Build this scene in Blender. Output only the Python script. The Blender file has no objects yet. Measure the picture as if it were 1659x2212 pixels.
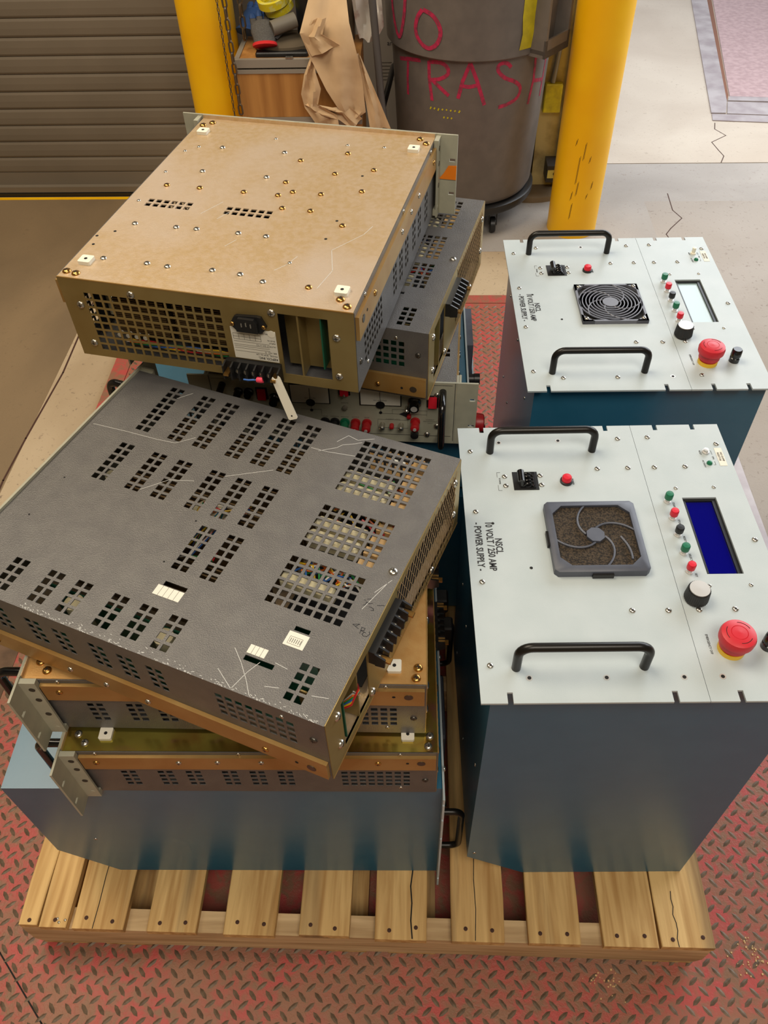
import bpy, math, random
from mathutils import Matrix, Vector
random.seed(7)
C = bpy.context.scene.collection
S = bpy.context.scene
PI = math.pi
# ------------------------------------------------------------------ camera, world, lights, exposure
def camera():
    p, r, yw = 0.8426, -0.0363, 0.0619
    cy, sy = math.cos(yw), math.sin(yw)
    f = Vector((-sy*math.cos(p), cy*math.cos(p), -math.sin(p)))
    rt = Vector((cy, sy, 0)); up = rt.cross(f)
    r2 = rt*math.cos(r) + up*math.sin(r); u2 = -rt*math.sin(r) + up*math.cos(r)
    cd = bpy.data.cameras.new('camera'); o = bpy.data.objects.new('camera', cd); C.objects.link(o)
    cd.sensor_fit = 'VERTICAL'; cd.sensor_height = 36.0; cd.lens = 36.0*1740.56/2212
    cd.clip_start = .02; cd.clip_end = 200
    m = Matrix((r2, u2, -f)).transposed().to_4x4(); m.translation = Vector((0.7007, -0.3788, 1.6617))
    o.matrix_world = m; S.camera = o
camera()
def area(name, loc, target, sx, sy, energy, col, spread=180):
    l = bpy.data.lights.new(name, 'AREA'); l.shape = 'RECTANGLE'; l.size = sx; l.size_y = sy
    l.energy = energy; l.color = col; l.spread = math.radians(spread)
    o = bpy.data.objects.new(name, l); C.objects.link(o); o.location = loc
    o.rotation_euler = (Vector(target)-Vector(loc)).to_track_quat('-Z', 'Y').to_euler()
    return o
w = bpy.data.worlds.new('overcast_sky'); S.world = w; w.use_nodes = True
bg = w.node_tree.nodes['Background']; bg.inputs[0].default_value = (.93, .95, 1.0, 1); bg.inputs[1].default_value = .72
area('daylight_through_bay_door', (3.6, 3.3, 2.35), (1.0, .4, .5), 4.2, 2.2, 92, (.90, .95, 1.0))
area('warm_fill_left', (-1.0, 1.3, 4.3), (0.0, 2.0, 0), 2.2, 2.2, 84, (1.0, .86, .66))  # added warm fill for the back left, not a known fixture
area('warm_fill_front', (1.2, -1.6, 4.3), (.8, .5, 0), 2.6, 1.6, 78, (1.0, .90, .76))  # added fill that lifts the camera-facing sides, no actual lamp there
S.view_settings.view_transform = 'Standard'; S.view_settings.look = 'None'
S.view_settings.exposure = 0.55; S.view_settings.gamma = 1.0; S.view_settings.use_curve_mapping = False
cy = S.cycles
cy.use_denoising = True; cy.max_bounces = 6; cy.diffuse_bounces = 3; cy.glossy_bounces = 3
cy.transmission_bounces = 3; cy.caustics_reflective = False; cy.caustics_refractive = False
try: cy.sample_clamp_indirect = 6.0
except Exception: pass
# ------------------------------------------------------------------ materials
def rgb(r, g, b):
    return tuple((c/255/12.92 if c/255 <= .04045 else ((c/255+.055)/1.055)**2.4) for c in (r, g, b)) + (1,)
MATS = {}
def mat(name, col, rough=.5, metal=0.0, col2=None, scale=30, dist=0, bump=0, bscale=200, stretch=(1, 1, 1), spec=.5,
        lo=.35, hi=.65, detail=4, trans=0, emit=0, col3=None, scale3=4, lo3=.5, hi3=.7, rough2=None, coat=0):
    m = bpy.data.materials.new(name); m.use_nodes = True; nt = m.node_tree; N = nt.nodes; L = nt.links
    b = N['Principled BSDF']
    b.inputs['Base Color'].default_value = col; b.inputs['Roughness'].default_value = rough
    b.inputs['Metallic'].default_value = metal; b.inputs['Specular IOR Level'].default_value = spec
    b.inputs['Transmission Weight'].default_value = trans; b.inputs['Coat Weight'].default_value = coat
    b.inputs['Coat Roughness'].default_value = .25
    if emit: b.inputs['Emission Color'].default_value = col; b.inputs['Emission Strength'].default_value = emit
    tc = N.new('ShaderNodeTexCoord'); mp = N.new('ShaderNodeMapping'); mp.inputs['Scale'].default_value = stretch
    L.new(tc.outputs['Object'], mp.inputs[0])
    last = None
    def noise(sc, d=4):
        n = N.new('ShaderNodeTexNoise'); n.inputs['Scale'].default_value = sc; n.inputs['Detail'].default_value = d
        n.inputs['Distortion'].default_value = dist; L.new(mp.outputs[0], n.inputs['Vector']); return n
    def mixer(a, bcol, fac_from, l, h):
        r = N.new('ShaderNodeMapRange'); r.inputs[1].default_value = l; r.inputs[2].default_value = h
        L.new(fac_from, r.inputs[0])
        mx = N.new('ShaderNodeMix'); mx.data_type = 'RGBA'; L.new(r.outputs[0], mx.inputs[0])
        if isinstance(a, tuple): mx.inputs[6].default_value = a
        else: L.new(a, mx.inputs[6])
        mx.inputs[7].default_value = bcol
        return mx.outputs[2], r.outputs[0]
    cur = col
    if col2:
        cur, fr = mixer(cur, col2, noise(scale, detail).outputs[0], lo, hi)
        if rough2 is not None:
            rr = N.new('ShaderNodeMapRange'); rr.inputs[3].default_value = rough; rr.inputs[4].default_value = rough2
            L.new(fr, rr.inputs[0]); L.new(rr.outputs[0], b.inputs['Roughness'])
    if col3:
        cur, _ = mixer(cur, col3, noise(scale3, 6).outputs[0], lo3, hi3)
    if not isinstance(cur, tuple): L.new(cur, b.inputs['Base Color'])
    if bump:
        bn = N.new('ShaderNodeBump'); bn.inputs['Strength'].default_value = bump; bn.inputs['Distance'].default_value = .002
        L.new(noise(bscale, 3).outputs[0], bn.inputs['Height']); L.new(bn.outputs[0], b.inputs['Normal'])
    MATS[name] = m
    return m
M_zinc = mat('zinc_chromate', rgb(206, 177, 133), .38, .45, rgb(214, 188, 154), 110, dist=.3, bump=.22, bscale=420, col3=rgb(218, 198, 176), scale3=5, lo3=.45, hi3=.72)
M_zincd = mat('zinc_chromate_deep', rgb(162, 142, 92), .40, .6, rgb(150, 128, 78), 14, dist=.5, bump=.05, bscale=500)
M_zincc = mat('zinc_chromate_orange', rgb(214, 168, 104), .36, .45, rgb(206, 156, 92), 60, bump=.1, bscale=500)
M_zincy = mat('zinc_chromate_shiny', rgb(190, 178, 84), .2, .9, rgb(168, 130, 60), 12, dist=1, col3=rgb(190, 120, 120), scale3=14, lo3=.52, hi3=.7)
M_railz = mat('orange_zinc_rail', rgb(180, 146, 90), .38, .5, rgb(164, 124, 66), 12, dist=.5, bump=.05, bscale=500)
M_cover = mat('grey_sheet_cover', rgb(98, 96, 95), .40, .30, rgb(105, 103, 101), 40, bump=.35, bscale=700, col3=rgb(114, 113, 111), scale3=9, lo3=.62, hi3=.9)
M_coverside = M_cover
M_inner = mat('dark_interior', rgb(34, 32, 30), .7)
M_panelg = mat('grey_green_panel', rgb(172, 170, 150), .5, 0, rgb(162, 160, 142), 40)
M_white = mat('white_panel_paint', rgb(185, 195, 198), .42, 0, rgb(179, 190, 193), 18, bump=.06, bscale=700, col3=rgb(166, 176, 175), scale3=7, lo3=.62, hi3=.85)
M_blue = mat('teal_blue_paint', rgb(38, 98, 126), .34, .0, rgb(44, 102, 130), 25, bump=.05, bscale=900, spec=.7, coat=.25)
M_black = mat('black_plastic', rgb(26, 26, 27), .4)
M_blackg = mat('black_gloss', rgb(18, 18, 19), .16, spec=.7)
M_handle = mat('black_anodised', rgb(28, 26, 24), .32, .3)
M_violet = mat('filter_frame_plastic', rgb(72, 76, 88), .45, 0, rgb(84, 88, 100), 30)
M_foam = mat('filter_foam', rgb(74, 62, 48), .95, 0, rgb(34, 28, 22), 420, bump=1.0, bscale=500, lo=.42, hi=.58)
M_steel = mat('screw_steel', rgb(200, 196, 186), .25, .95)
M_brass = mat('screw_brass', rgb(196, 150, 84), .25, .95)
M_darkscrew = mat('screw_dark', rgb(92, 88, 82), .35, .8)
M_slot = mat('dark_recess', rgb(16, 14, 12), .8)
M_red = mat('red_plastic', rgb(214, 30, 50), .35)
M_redd = mat('red_mushroom', rgb(206, 38, 52), .42, 0, rgb(196, 34, 46), 30)
M_redk = mat('red_knob', rgb(160, 26, 30), .4)
M_green = mat('green_plastic', rgb(24, 110, 76), .35)
M_yellowp = mat('yellow_collar', rgb(236, 190, 40), .4)
M_alu = mat('brushed_aluminium', rgb(214, 212, 208), .35, .45)
M_lcd = mat('lcd_glass', rgb(8, 8, 110), .06, spec=.45)
M_lcd_sky = mat('lcd_glass_sky_reflection', rgb(160, 182, 186), .08, spec=.6)  # bright sky reflection painted into the screen's base colour
M_ink = mat('black_ink', rgb(36, 36, 40), .6)
M_inkg = mat('grey_ink', rgb(96, 92, 84), .6)
M_label = mat('paper_label', rgb(226, 222, 208), .6)
M_whitep = mat('white_plastic', rgb(238, 232, 214), .45)
M_cream = mat('cream_ceramic', rgb(226, 216, 180), .6, 0, rgb(212, 200, 160), 60)
M_tan = mat('tan_component', rgb(208, 172, 120), .5)
M_pcb = mat('circuit_board_green', rgb(20, 84, 60), .4)
M_bronze = mat('bronze_fins', rgb(120, 96, 62), .5, .4)
WIRES = [mat('wire_'+n, rgb(*c), .4) for n, c in (('red', (200, 40, 44)), ('yellow', (236, 192, 40)), ('blue', (60, 110, 190)), ('green', (40, 140, 70)), ('orange', (224, 110, 40)), ('white', (230, 226, 216)), ('black', (30, 30, 30)))]
M_scratch = mat('scratch_white', rgb(196, 196, 192), .6)
M_wood = mat('pallet_wood', rgb(222, 184, 122), .7, 0, rgb(178, 134, 76), 60, stretch=(1, .06, 1), bump=.6, bscale=90, lo=.36, hi=.66, detail=10, dist=.4, col3=rgb(104, 82, 58), scale3=16, lo3=.56, hi3=.74)
M_woodx = mat('pallet_stringer_wood', rgb(214, 184, 140), .75, 0, rgb(176, 144, 102), 50, stretch=(.08, 1, 1), bump=.6, bscale=80, dist=.4, col3=rgb(104, 82, 58), scale3=14, lo3=.56, hi3=.74)
M_rust = mat('rusty_nail', rgb(70, 42, 30), .8)
M_oak = mat('oak_veneer', rgb(196, 142, 78), .5, 0, rgb(160, 108, 54), 26, stretch=(1, 1, .06), lo=.35, hi=.7, detail=8)
M_trim = mat('grey_trim', rgb(150, 142, 130), .5)
M_yellow = mat('bollard_yellow', rgb(250, 194, 8), .42, 0, rgb(244, 182, 6), 5, bump=.08, bscale=30, col3=rgb(150, 100, 20), scale3=9, lo3=.68, hi3=.86)
M_can = mat('grey_bin_plastic', rgb(116, 109, 103), .42, 0, rgb(106, 100, 95), 20, bump=.1, bscale=200)
M_pink = mat('pink_spray_paint', rgb(196, 40, 84), .6, 0, rgb(130, 52, 70), 70, lo=.4, hi=.7)
M_sprayy = mat('yellow_spray_paint', rgb(216, 200, 30), .5, 0, rgb(196, 180, 30), 40)
M_door = mat('rollup_door_steel', rgb(126, 115, 100), .45, .1, rgb(118, 108, 94), 3)
M_wall = mat('dark_wall', rgb(96, 88, 80), .8, 0, rgb(84, 78, 70), 6)
M_wallw = mat('interior_wall', rgb(150, 134, 108), .8)
M_ceil = mat('dark_ceiling', rgb(70, 64, 58), .9)
M_jamb = mat('cream_jamb_paint', rgb(206, 186, 130), .6, 0, rgb(150, 128, 84), 12, lo=.5, hi=.75)
M_track = mat('dark_door_track', rgb(58, 54, 52), .5, .3)
M_steelbox = mat('yellow_box_paint', rgb(226, 208, 50), .4, 0, rgb(190, 170, 50), 30)
M_kraft = mat('kraft_paper', rgb(214, 182, 142), .75, 0, rgb(204, 172, 132), 12)
M_bagw = mat('clear_white_bag', rgb(214, 206, 196), .35, 0, rgb(170, 130, 120), 20, lo=.55, hi=.7)
M_glove = mat('grey_knit', rgb(98, 96, 94), .9, 0, rgb(84, 82, 80), 200, bump=.5, bscale=500)
M_bluer = mat('blue_rubber', rgb(44, 80, 138), .6)
M_cuff = mat('red_cuff', rgb(214, 36, 40), .8)
M_tapey = mat('yellow_printed_tape', rgb(232, 214, 40), .4, 0, rgb(226, 220, 120), 60, lo=.5, hi=.55)
M_pvc = mat('grey_pvc', rgb(120, 114, 102), .45)
M_olive = mat('olive_cloth', rgb(92, 80, 62), .85)
M_chain = mat('chain_steel', rgb(120, 106, 88), .4, .8)
M_hose = mat('grey_hose', rgb(92, 88, 86), .5)
M_orange = mat('orange_tape', rgb(240, 130, 20), .5)
M_rail = mat('dock_steel', rgb(176, 168, 168), .5, .2, rgb(150, 138, 140), 10)
M_rustp = mat('rust_strip', rgb(128, 84, 62), .8)
def floor_mat(name, base, dark, speck, s=1.2):
    m = mat(name, base, .75, 0, dark, s, dist=.8, bump=.35, bscale=160, lo=.35, hi=.7, detail=10, col3=speck, scale3=70, lo3=.62, hi3=.72)
    return m
M_conc = floor_mat('concrete_floor', rgb(196, 176, 146), rgb(164, 142, 112), rgb(140, 122, 100))
M_concd = floor_mat('smooth_dark_concrete', rgb(140, 118, 88), rgb(112, 94, 70), rgb(124, 104, 78), 1.0)
M_concw = floor_mat('pale_concrete_apron', rgb(168, 161, 154), rgb(150, 143, 136), rgb(146, 136, 128), 2.0)
M_concb = floor_mat('bay_concrete', rgb(166, 157, 148), rgb(150, 139, 127), rgb(134, 122, 112), 1.5)
M_conco = floor_mat('outdoor_concrete', rgb(200, 188, 172), rgb(184, 170, 154), rgb(176, 162, 146), 1.6)
M_redpl = mat('worn_red_floor_paint', rgb(178, 74, 68), .5, 0, rgb(136, 98, 74), 34, dist=.8, bump=.5, bscale=160, lo=.42, hi=.62, detail=12, col3=rgb(146, 100, 76), scale3=5, lo3=.48, hi3=.66)
M_lug = mat('worn_steel_lug', rgb(122, 104, 86), .55, .2, rgb(96, 78, 62), 80)
M_dirt = mat('dirty_border_strip', rgb(120, 92, 70), .7, 0, rgb(92, 70, 52), 20, bump=.4, bscale=120, detail=10)
M_pinkpl = mat('worn_pink_tread_plate', rgb(190, 160, 160), .5, .2, rgb(170, 140, 140), 40, bump=1, bscale=60)
# ------------------------------------------------------------------ mesh builder
class MB:
    def __init__(s, M=None): s.v = []; s.f = []; s.mi = []; s.M = M or Matrix(); s.sm = []
    def add(s, vs, fs, mi=0, smooth=False):
        n = len(s.v); s.v += [tuple(s.M @ Vector(v)) for v in vs]
        s.f += [tuple(n+i for i in f) for f in fs]; s.mi += [mi]*len(fs); s.sm += [smooth]*len(fs); return s
    def box(s, x0, x1, y0, y1, z0, z1, mi=0):
        vs = [(x0, y0, z0), (x1, y0, z0), (x1, y1, z0), (x0, y1, z0), (x0, y0, z1), (x1, y0, z1), (x1, y1, z1), (x0, y1, z1)]
        return s.add(vs, [(3, 2, 1, 0), (4, 5, 6, 7), (0, 1, 5, 4), (1, 2, 6, 5), (2, 3, 7, 6), (3, 0, 4, 7)], mi)
    def bbox(s, x0, x1, y0, y1, z0, z1, c=.002, mi=0):     # box with chamfered vertical and top edges
        def ring(d, z): return [(x0+d+c0, y0+d+c1, z) for c0, c1 in ((c, 0),)][:0] + [(x0+d+c, y0+d, z), (x1-d-c, y0+d, z), (x1-d, y0+d+c, z), (x1-d, y1-d-c, z), (x1-d-c, y1-d, z), (x0+d+c, y1-d, z), (x0+d, y1-d-c, z), (x0+d, y0+d+c, z)]
        r = [ring(0, z0), ring(0, z1-c), ring(c*.7, z1)]
        vs = sum(r, []); fs = [tuple(range(7, -1, -1)), tuple(range(16, 24))]
        for k in range(2):
            for i in range(8): j = (i+1) % 8; fs.append((k*8+i, k*8+j, k*8+8+j, k*8+8+i))
        return s.add(vs, fs, mi)
    def prism(s, poly, z0, z1, mi=0, axis='z'):
        n = len(poly)
        def P(a, b, z): return (a, b, z) if axis == 'z' else ((a, z, b) if axis == 'y' else (z, a, b))
        vs = [P(a, b, z0) for a, b in poly] + [P(a, b, z1) for a, b in poly]
        fs = [tuple(range(n-1, -1, -1)), tuple(range(n, 2*n))] + [(i, (i+1) % n, n+(i+1) % n, n+i) for i in range(n)]
        if axis == 'y': fs = [tuple(reversed(f)) for f in fs]
        return s.add(vs, fs, mi)
    def lathe(s, prof, c=(0, 0, 0), n=24, mi=0, smooth=True, axis='z'):
        vs = []; fs = []
        for r, z in prof:
            for i in range(n):
                a = 2*PI*i/n; p = (r*math.cos(a), r*math.sin(a), z)
                if axis == 'x': p = (z, p[0], p[1])
                elif axis == 'y': p = (p[1], z, p[0])
                vs.append((c[0]+p[0], c[1]+p[1], c[2]+p[2]))
        for k in range(len(prof)-1):
            for i in range(n): j = (i+1) % n; fs.append((k*n+i, k*n+j, (k+1)*n+j, (k+1)*n+i))
        s.add(vs, fs, mi, smooth)
        m = len(prof)
        if prof[0][0] > 1e-5: s.add(vs[:n], [tuple(range(n-1, -1, -1))], mi)
        if prof[-1][0] > 1e-5: s.add(vs[-n:], [tuple(range(n))], mi)
        return s
    def tube(s, pts, r, n=8, mi=0, closed=False, cap=True):
        P = [Vector(p) for p in pts]; m = len(P); vs = []; fs = []
        rr = r if isinstance(r, (list, tuple)) else [r]*m
        up = None
        for i, p in enumerate(P):
            if closed: t = (P[(i+1) % m]-P[i-1]).normalized()
            else: t = (P[min(i+1, m-1)]-P[max(i-1, 0)]).normalized()
            if up is None:
                a = Vector((0, 0, 1)) if abs(t.z) < .9 else Vector((1, 0, 0)); up = (a-t*a.dot(t)).normalized()
            else:
                up = up-t*up.dot(t); up = up.normalized() if up.length > 1e-6 else t.orthogonal().normalized()
            q = t.cross(up)
            for k in range(n):
                a = 2*PI*k/n; vs.append(tuple(p+(up*math.cos(a)+q*math.sin(a))*rr[i]))
        for i in range(m if closed else m-1):
            j = (i+1) % m
            for k in range(n): l = (k+1) % n; fs.append((i*n+k, j*n+k, j*n+l, i*n+l))
        if cap and not closed: fs += [tuple(range(n)), tuple(range(m*n-1, m*n-n-1, -1))]
        return s.add(vs, fs, mi, True)
    def sheet(s, x0, x1, y0, y1, z0, z1, holes, mi=0, plane='xy', skip=None):
        """thick sheet with rectangular through holes; plane gives the two in-plane axes"""
        def P(a, b, c): return {'xy': (a, b, c), 'xz': (a, c, b), 'yz': (c, a, b)}[plane]
        e = 1e-6
        xs = sorted({round(a, 5) for a in [x0, x1] + [h for H in holes for h in H[:2]] if x0-e <= a <= x1+e})
        ys = sorted({round(a, 5) for a in [y0, y1] + [h for H in holes for h in H[2:]] if y0-e <= a <= y1+e})
        nx, ny = len(xs)-1, len(ys)-1
        solid = [[True]*ny for _ in range(nx)]
        import bisect
        for a, b, c, d in holes:
            i0 = bisect.bisect_left(xs, round(max(a, x0), 5)-e); i1 = bisect.bisect_left(xs, round(min(b, x1), 5)-e)
            j0 = bisect.bisect_left(ys, round(max(c, y0), 5)-e); j1 = bisect.bisect_left(ys, round(min(d, y1), 5)-e)
            for i in range(i0, i1):
                for j in range(j0, j1): solid[i][j] = False
        vid = {}; vs = []; fs = []
        def V(i, j, k):
            if (i, j, k) not in vid: vid[(i, j, k)] = len(vs); vs.append(P(xs[i], ys[j], z1 if k else z0))
            return vid[(i, j, k)]
        for i in range(nx):
            for j in range(ny):
                if not solid[i][j]: continue
                fs.append((V(i, j, 1), V(i+1, j, 1), V(i+1, j+1, 1), V(i, j+1, 1)))
                fs.append((V(i, j, 0), V(i, j+1, 0), V(i+1, j+1, 0), V(i+1, j, 0)))
                if j == 0 or not solid[i][j-1]: fs.append((V(i, j, 0), V(i+1, j, 0), V(i+1, j, 1), V(i, j, 1)))
                if j == ny-1 or not solid[i][j+1]: fs.append((V(i+1, j+1, 0), V(i, j+1, 0), V(i, j+1, 1), V(i+1, j+1, 1)))
                if i == 0 or not solid[i-1][j]: fs.append((V(i, j+1, 0), V(i, j, 0), V(i, j, 1), V(i, j+1, 1)))
                if i == nx-1 or not solid[i+1][j]: fs.append((V(i+1, j, 0), V(i+1, j+1, 0), V(i+1, j+1, 1), V(i+1, j, 1)))
        if plane == 'xz': fs = [tuple(reversed(f)) for f in fs]
        return s.add(vs, fs, mi)
    def strokes(s, paths, wd, th, plane=0.0, mi=0):          # flat ribbons lying in local xy at height plane
        for p in paths:
            for (x0, y0), (x1, y1) in zip(p, p[1:]):
                d = Vector((x1-x0, y1-y0)); l = d.length
                if l < 1e-6: continue
                d /= l; n = Vector((-d.y, d.x))*wd/2; e = d*wd*.3
                q = [(x0-e.x+n.x, y0-e.y+n.y), (x0-e.x-n.x, y0-e.y-n.y), (x1+e.x-n.x, y1+e.y-n.y), (x1+e.x+n.x, y1+e.y+n.y)]
                s.prism(q, plane, plane+th, mi)
        return s
    def mesh(s, name, mats):
        me = bpy.data.meshes.new(name); me.from_pydata(s.v, [], s.f)
        for m in (mats if isinstance(mats, (list, tuple)) else [mats]): me.materials.append(m)
        me.polygons.foreach_set('material_index', s.mi); me.polygons.foreach_set('use_smooth', s.sm); me.update()
        if any(s.sm):
            try: me.set_sharp_from_angle(angle=math.radians(38))
            except Exception: pass
        return me
    def obj(s, name, mats, parent=None, **kw):
        o = bpy.data.objects.new(name, s.mesh(name, mats)); C.objects.link(o)
        if parent: o.parent = parent
        for k, v in kw.items(): o[k] = v
        return o
def tag(o, label, cat, group=None):
    o['label'] = label; o['category'] = cat
    if group: o['group'] = group
    return o
def thing(name, label, cat, loc=(0, 0, 0), rz=0, group=None):
    o = bpy.data.objects.new(name, None); C.objects.link(o); o.location = loc; o.rotation_euler = (0, 0, rz)
    o.empty_display_size = .05
    return tag(o, label, cat, group)
def struct(o): o['kind'] = 'structure'; return o
def inst(mesh, name, parent, mtx):
    o = bpy.data.objects.new(name, mesh); C.objects.link(o); o.parent = parent; o.matrix_local = mtx; return o
def T(x, y, z): return Matrix.Translation((x, y, z))
def RX(a): return Matrix.Rotation(math.radians(a), 4, 'X')
def RY(a): return Matrix.Rotation(math.radians(a), 4, 'Y')
def RZ(a): return Matrix.Rotation(math.radians(a), 4, 'Z')
def text_mesh(name, txt, size, m, mtx, parent, sx=1.0, th=.0002, align='CENTER', bold=0.0, mname='lettering'):
    cu = bpy.data.curves.new(name, 'FONT'); cu.body = txt; cu.size = size; cu.align_x = align; cu.align_y = 'CENTER'
    cu.extrude = th; cu.offset = bold; cu.resolution_u = 2
    t = bpy.data.objects.new(name, cu); C.objects.link(t)
    bpy.context.view_layer.update()
    me = bpy.data.meshes.new_from_object(t.evaluated_get(bpy.context.evaluated_depsgraph_get()))
    bpy.data.objects.remove(t); bpy.data.curves.remove(cu)
    me.materials.clear(); me.materials.append(m)
    o = bpy.data.objects.new(mname, me); C.objects.link(o)
    if parent: o.parent = parent
    o.matrix_local = mtx @ Matrix.Diagonal((sx, 1, 1, 1))
    return o
def screw_mesh(name, r, m, h=None, cross=True):
    h = h or r*.55
    b = MB().lathe([(r, -.0004), (r, h*.25), (r*.82, h*.75), (r*.45, h), (0.00001, h*1.02)], n=14)
    if cross:
        b.box(-r*.5, r*.5, -r*.09, r*.09, h*.7, h*1.06, 1); b.box(-r*.09, r*.09, -r*.5, r*.5, h*.7, h*1.07, 1)
    return b.mesh(name, [m, M_slot])
SC_ST = screw_mesh('screw_steel', .0042, M_steel); SC_BR = screw_mesh('screw_brass', .0046, M_brass)
SC_BIG = screw_mesh('screw_brass_big', .0062, M_brass); SC_DK = screw_mesh('screw_dark', .0046, M_darkscrew)
SC_SM = screw_mesh('screw_small', .0030, M_steel); SC_BIGS = screw_mesh('screw_big_steel', .0058, M_steel)
HOLE = MB().lathe([(.0022, 0), (.0022, .0003)], n=12).mesh('small_hole', M_slot)
HOLE_CS = MB().lathe([(.0040, 0), (.0040, .0002)], n=16, mi=0).lathe([(.0024, .0002), (.0024, .0004)], n=12, mi=1).mesh('countersunk_hole', [M_alu, M_slot])
def rot_to(axis):    # matrix turning +z to the given axis
    return {'z': Matrix(), '-z': RX(180), 'x': RY(90), '-x': RY(-90), 'y': RX(-90), '-y': RX(90)}[axis]
# ------------------------------------------------------------------ setting: floors, walls, door
def ground(name, x0, x1, y0, y1, z, m, h=.05):
    return struct(MB().box(x0, x1, y0, y1, z-h, z).obj(name, m))
ground('floor', -.503, 1.633, -3.2, 3.2, -.012, M_conc)
ground('floor_left_slab', -4, -.503, -3.2, 3.2, -.012, M_concd)
ground('floor_bay', 1.633, 6, -3.2, 2.86, -.012, M_concb)
ground('floor_apron', 1.633, 6, 2.86, 3.2, -.012, M_concw)
ground('floor_apron_inner', .62, 1.633, 2.47, 3.2, -.0115, M_concw, .01)
ground('floor_outdoors', -4, 9, 3.206, 14, -.012, M_conco)
struct(MB().box(1.3, 6, 3.198, 3.206, -.05, -.016).obj('trim_expansion_joint', M_slot))
jag = [( -.503, 3.1), (-.500, 2.2), (-.486, 1.72), (-.505, 1.4), (-.512, 1.22), (-.50, .9), (-.506, .5)]
struct(MB().strokes([jag], .006, .0006, -.0122).obj('trim_slab_joint', M_rust))
crack = [(1.743, 2.926), (1.736, 2.785), (1.76, 2.72), (1.70, 2.64), (1.673, 2.595), (1.69, 2.5)]
crack2 = [(2.102, 3.618), (2.085, 3.55), (2.12, 3.48), (2.039, 3.411), (2.05, 3.33), (2.06, 3.27), (2.033, 3.207)]
struct(MB().strokes([crack, crack2], .004, .0006, -.0122).obj('trim_floor_crack', M_rust))
# red tread plate the pallet stands on
plate = thing('tread_plate', 'worn red steel tread plate set in the floor under the wooden pallet', 'floor plate', (0, 0, 0))
PX0, PX1, PY0, PY1 = -.262, 1.60, -1.2, 2.104
MB().sheet(PX0, PX1, PY0, PY1, -.014, -.0015, []).obj('plate', M_redpl, plate)
MB().box(PX0-.056, PX0-.0005, PY0, .9, -.014, -.0008).obj('dirty_border', M_dirt, plate)
b = MB(); b.box(PX0-.056, PX0-.002, .901, PY1+.052, -.014, -.001); MB().box(PX1+.002, PX1+.03, PY0, PY1+.052, -.014, -.001).obj('edge_angle', M_rail, plate)
b.box(PX0-.002, PX1+.002, PY1+.003, PY1+.052, -.014, -.001); b.obj('border_strip', M_redpl, plate)
MB().strokes([[(-.262, .170), (-.074, -.017), (.04, -.126), (.25, -.33)]], .0028, .0004, -.0016).obj('seam', M_slot, plate)
b = MB(); ny = int((PY1-PY0)/.031); nx = int((PX1-PX0)/.03)
for j in range(ny):
    for i in range(nx):
        for k in (0, 1):
            x = PX0+.014+i*.0300+k*.015; y = PY0+.012+j*.031+k*.0155
            if x > PX1-.012 or y > PY1-.012 or (.75 > y > -.02 and 0.93 > y > .05 and .1 < x < 1.1): continue
            a = math.radians(-48 if k == 0 else 40)+random.uniform(-.05, .05)
            ca, sa = math.cos(a), math.sin(a); l = .0118; w2 = .0036; h = .0017
            q = []
            for u, v, z in ((-l, 0, 0), (-l*.45, -w2, 0), (l*.45, -w2, 0), (l, 0, 0), (l*.45, w2, 0), (-l*.45, w2, 0), (-l*.5, 0, h), (l*.5, 0, h)):
                q.append((x+u*ca-v*sa, y+u*sa+v*ca, -.0015+z))
            b.add(q, [(0, 1, 6), (1, 2, 7, 6), (2, 3, 7), (3, 4, 7), (4, 5, 6, 7), (5, 0, 6)], 0, True)
b.obj('tread_lugs', M_lug, plate, kind='stuff')
b = MB()
for cx_, cy_, n_ in ((1.32, .02, 40), (1.28, .36, 25), (1.05, -.03, 30)):
    for _ in range(n_):
        x = random.gauss(cx_, .018); y = random.gauss(cy_, .016); s_ = random.uniform(.0006, .0016)
        if abs(x-.6) < .62 and y > -.008: continue
        b.box(x-s_, x+s_, y-s_, y+s_, -.0014, -.0014+s_)
tag(b.obj('sawdust', M_tan), 'small scatter of pale wood crumbs on the red plate by the pallet corner', 'debris')['kind'] = 'stuff'
# outdoor dock leveler
dl = thing('dock_leveler', 'steel framed dock leveler plate in the pale concrete beyond the yellow bollard', 'dock leveler')
z0 = -.012
def quad(name, pts, m, z=0.0): MB().prism(pts, z0, z0+.004+z).obj(name, m, dl)
quad('frame_strip', [(2.108, 3.72), (2.177, 3.718), (2.216, 3.862), (2.70, 6.8), (2.62, 6.8), (2.369, 5.371)], M_rail, .002)
quad('frame_strip', [(2.096, 3.64), (2.109, 3.713), (3.6, 3.55), (3.6, 3.47)], M_rail)
quad('rusty_hinge', [(2.218, 3.862), (2.241, 3.93), (2.492, 5.37), (2.74, 6.8), (2.70, 6.8), (2.452, 5.37)], M_rustp)
quad('edge_strip', [(2.182, 3.712), (2.218, 3.853), (3.6, 3.72), (3.6, 3.56)], M_rail, .001)
quad('edge_strip', [(2.222, 3.862), (2.24, 3.912), (3.6, 3.78), (3.6, 3.73)], M_rail, .003)
quad('plate', [(2.244, 3.918), (2.5, 5.37), (2.746, 6.8), (4.5, 6.8), (4.5, 3.7), (3.6, 3.785)], M_pinkpl, .001)
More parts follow.
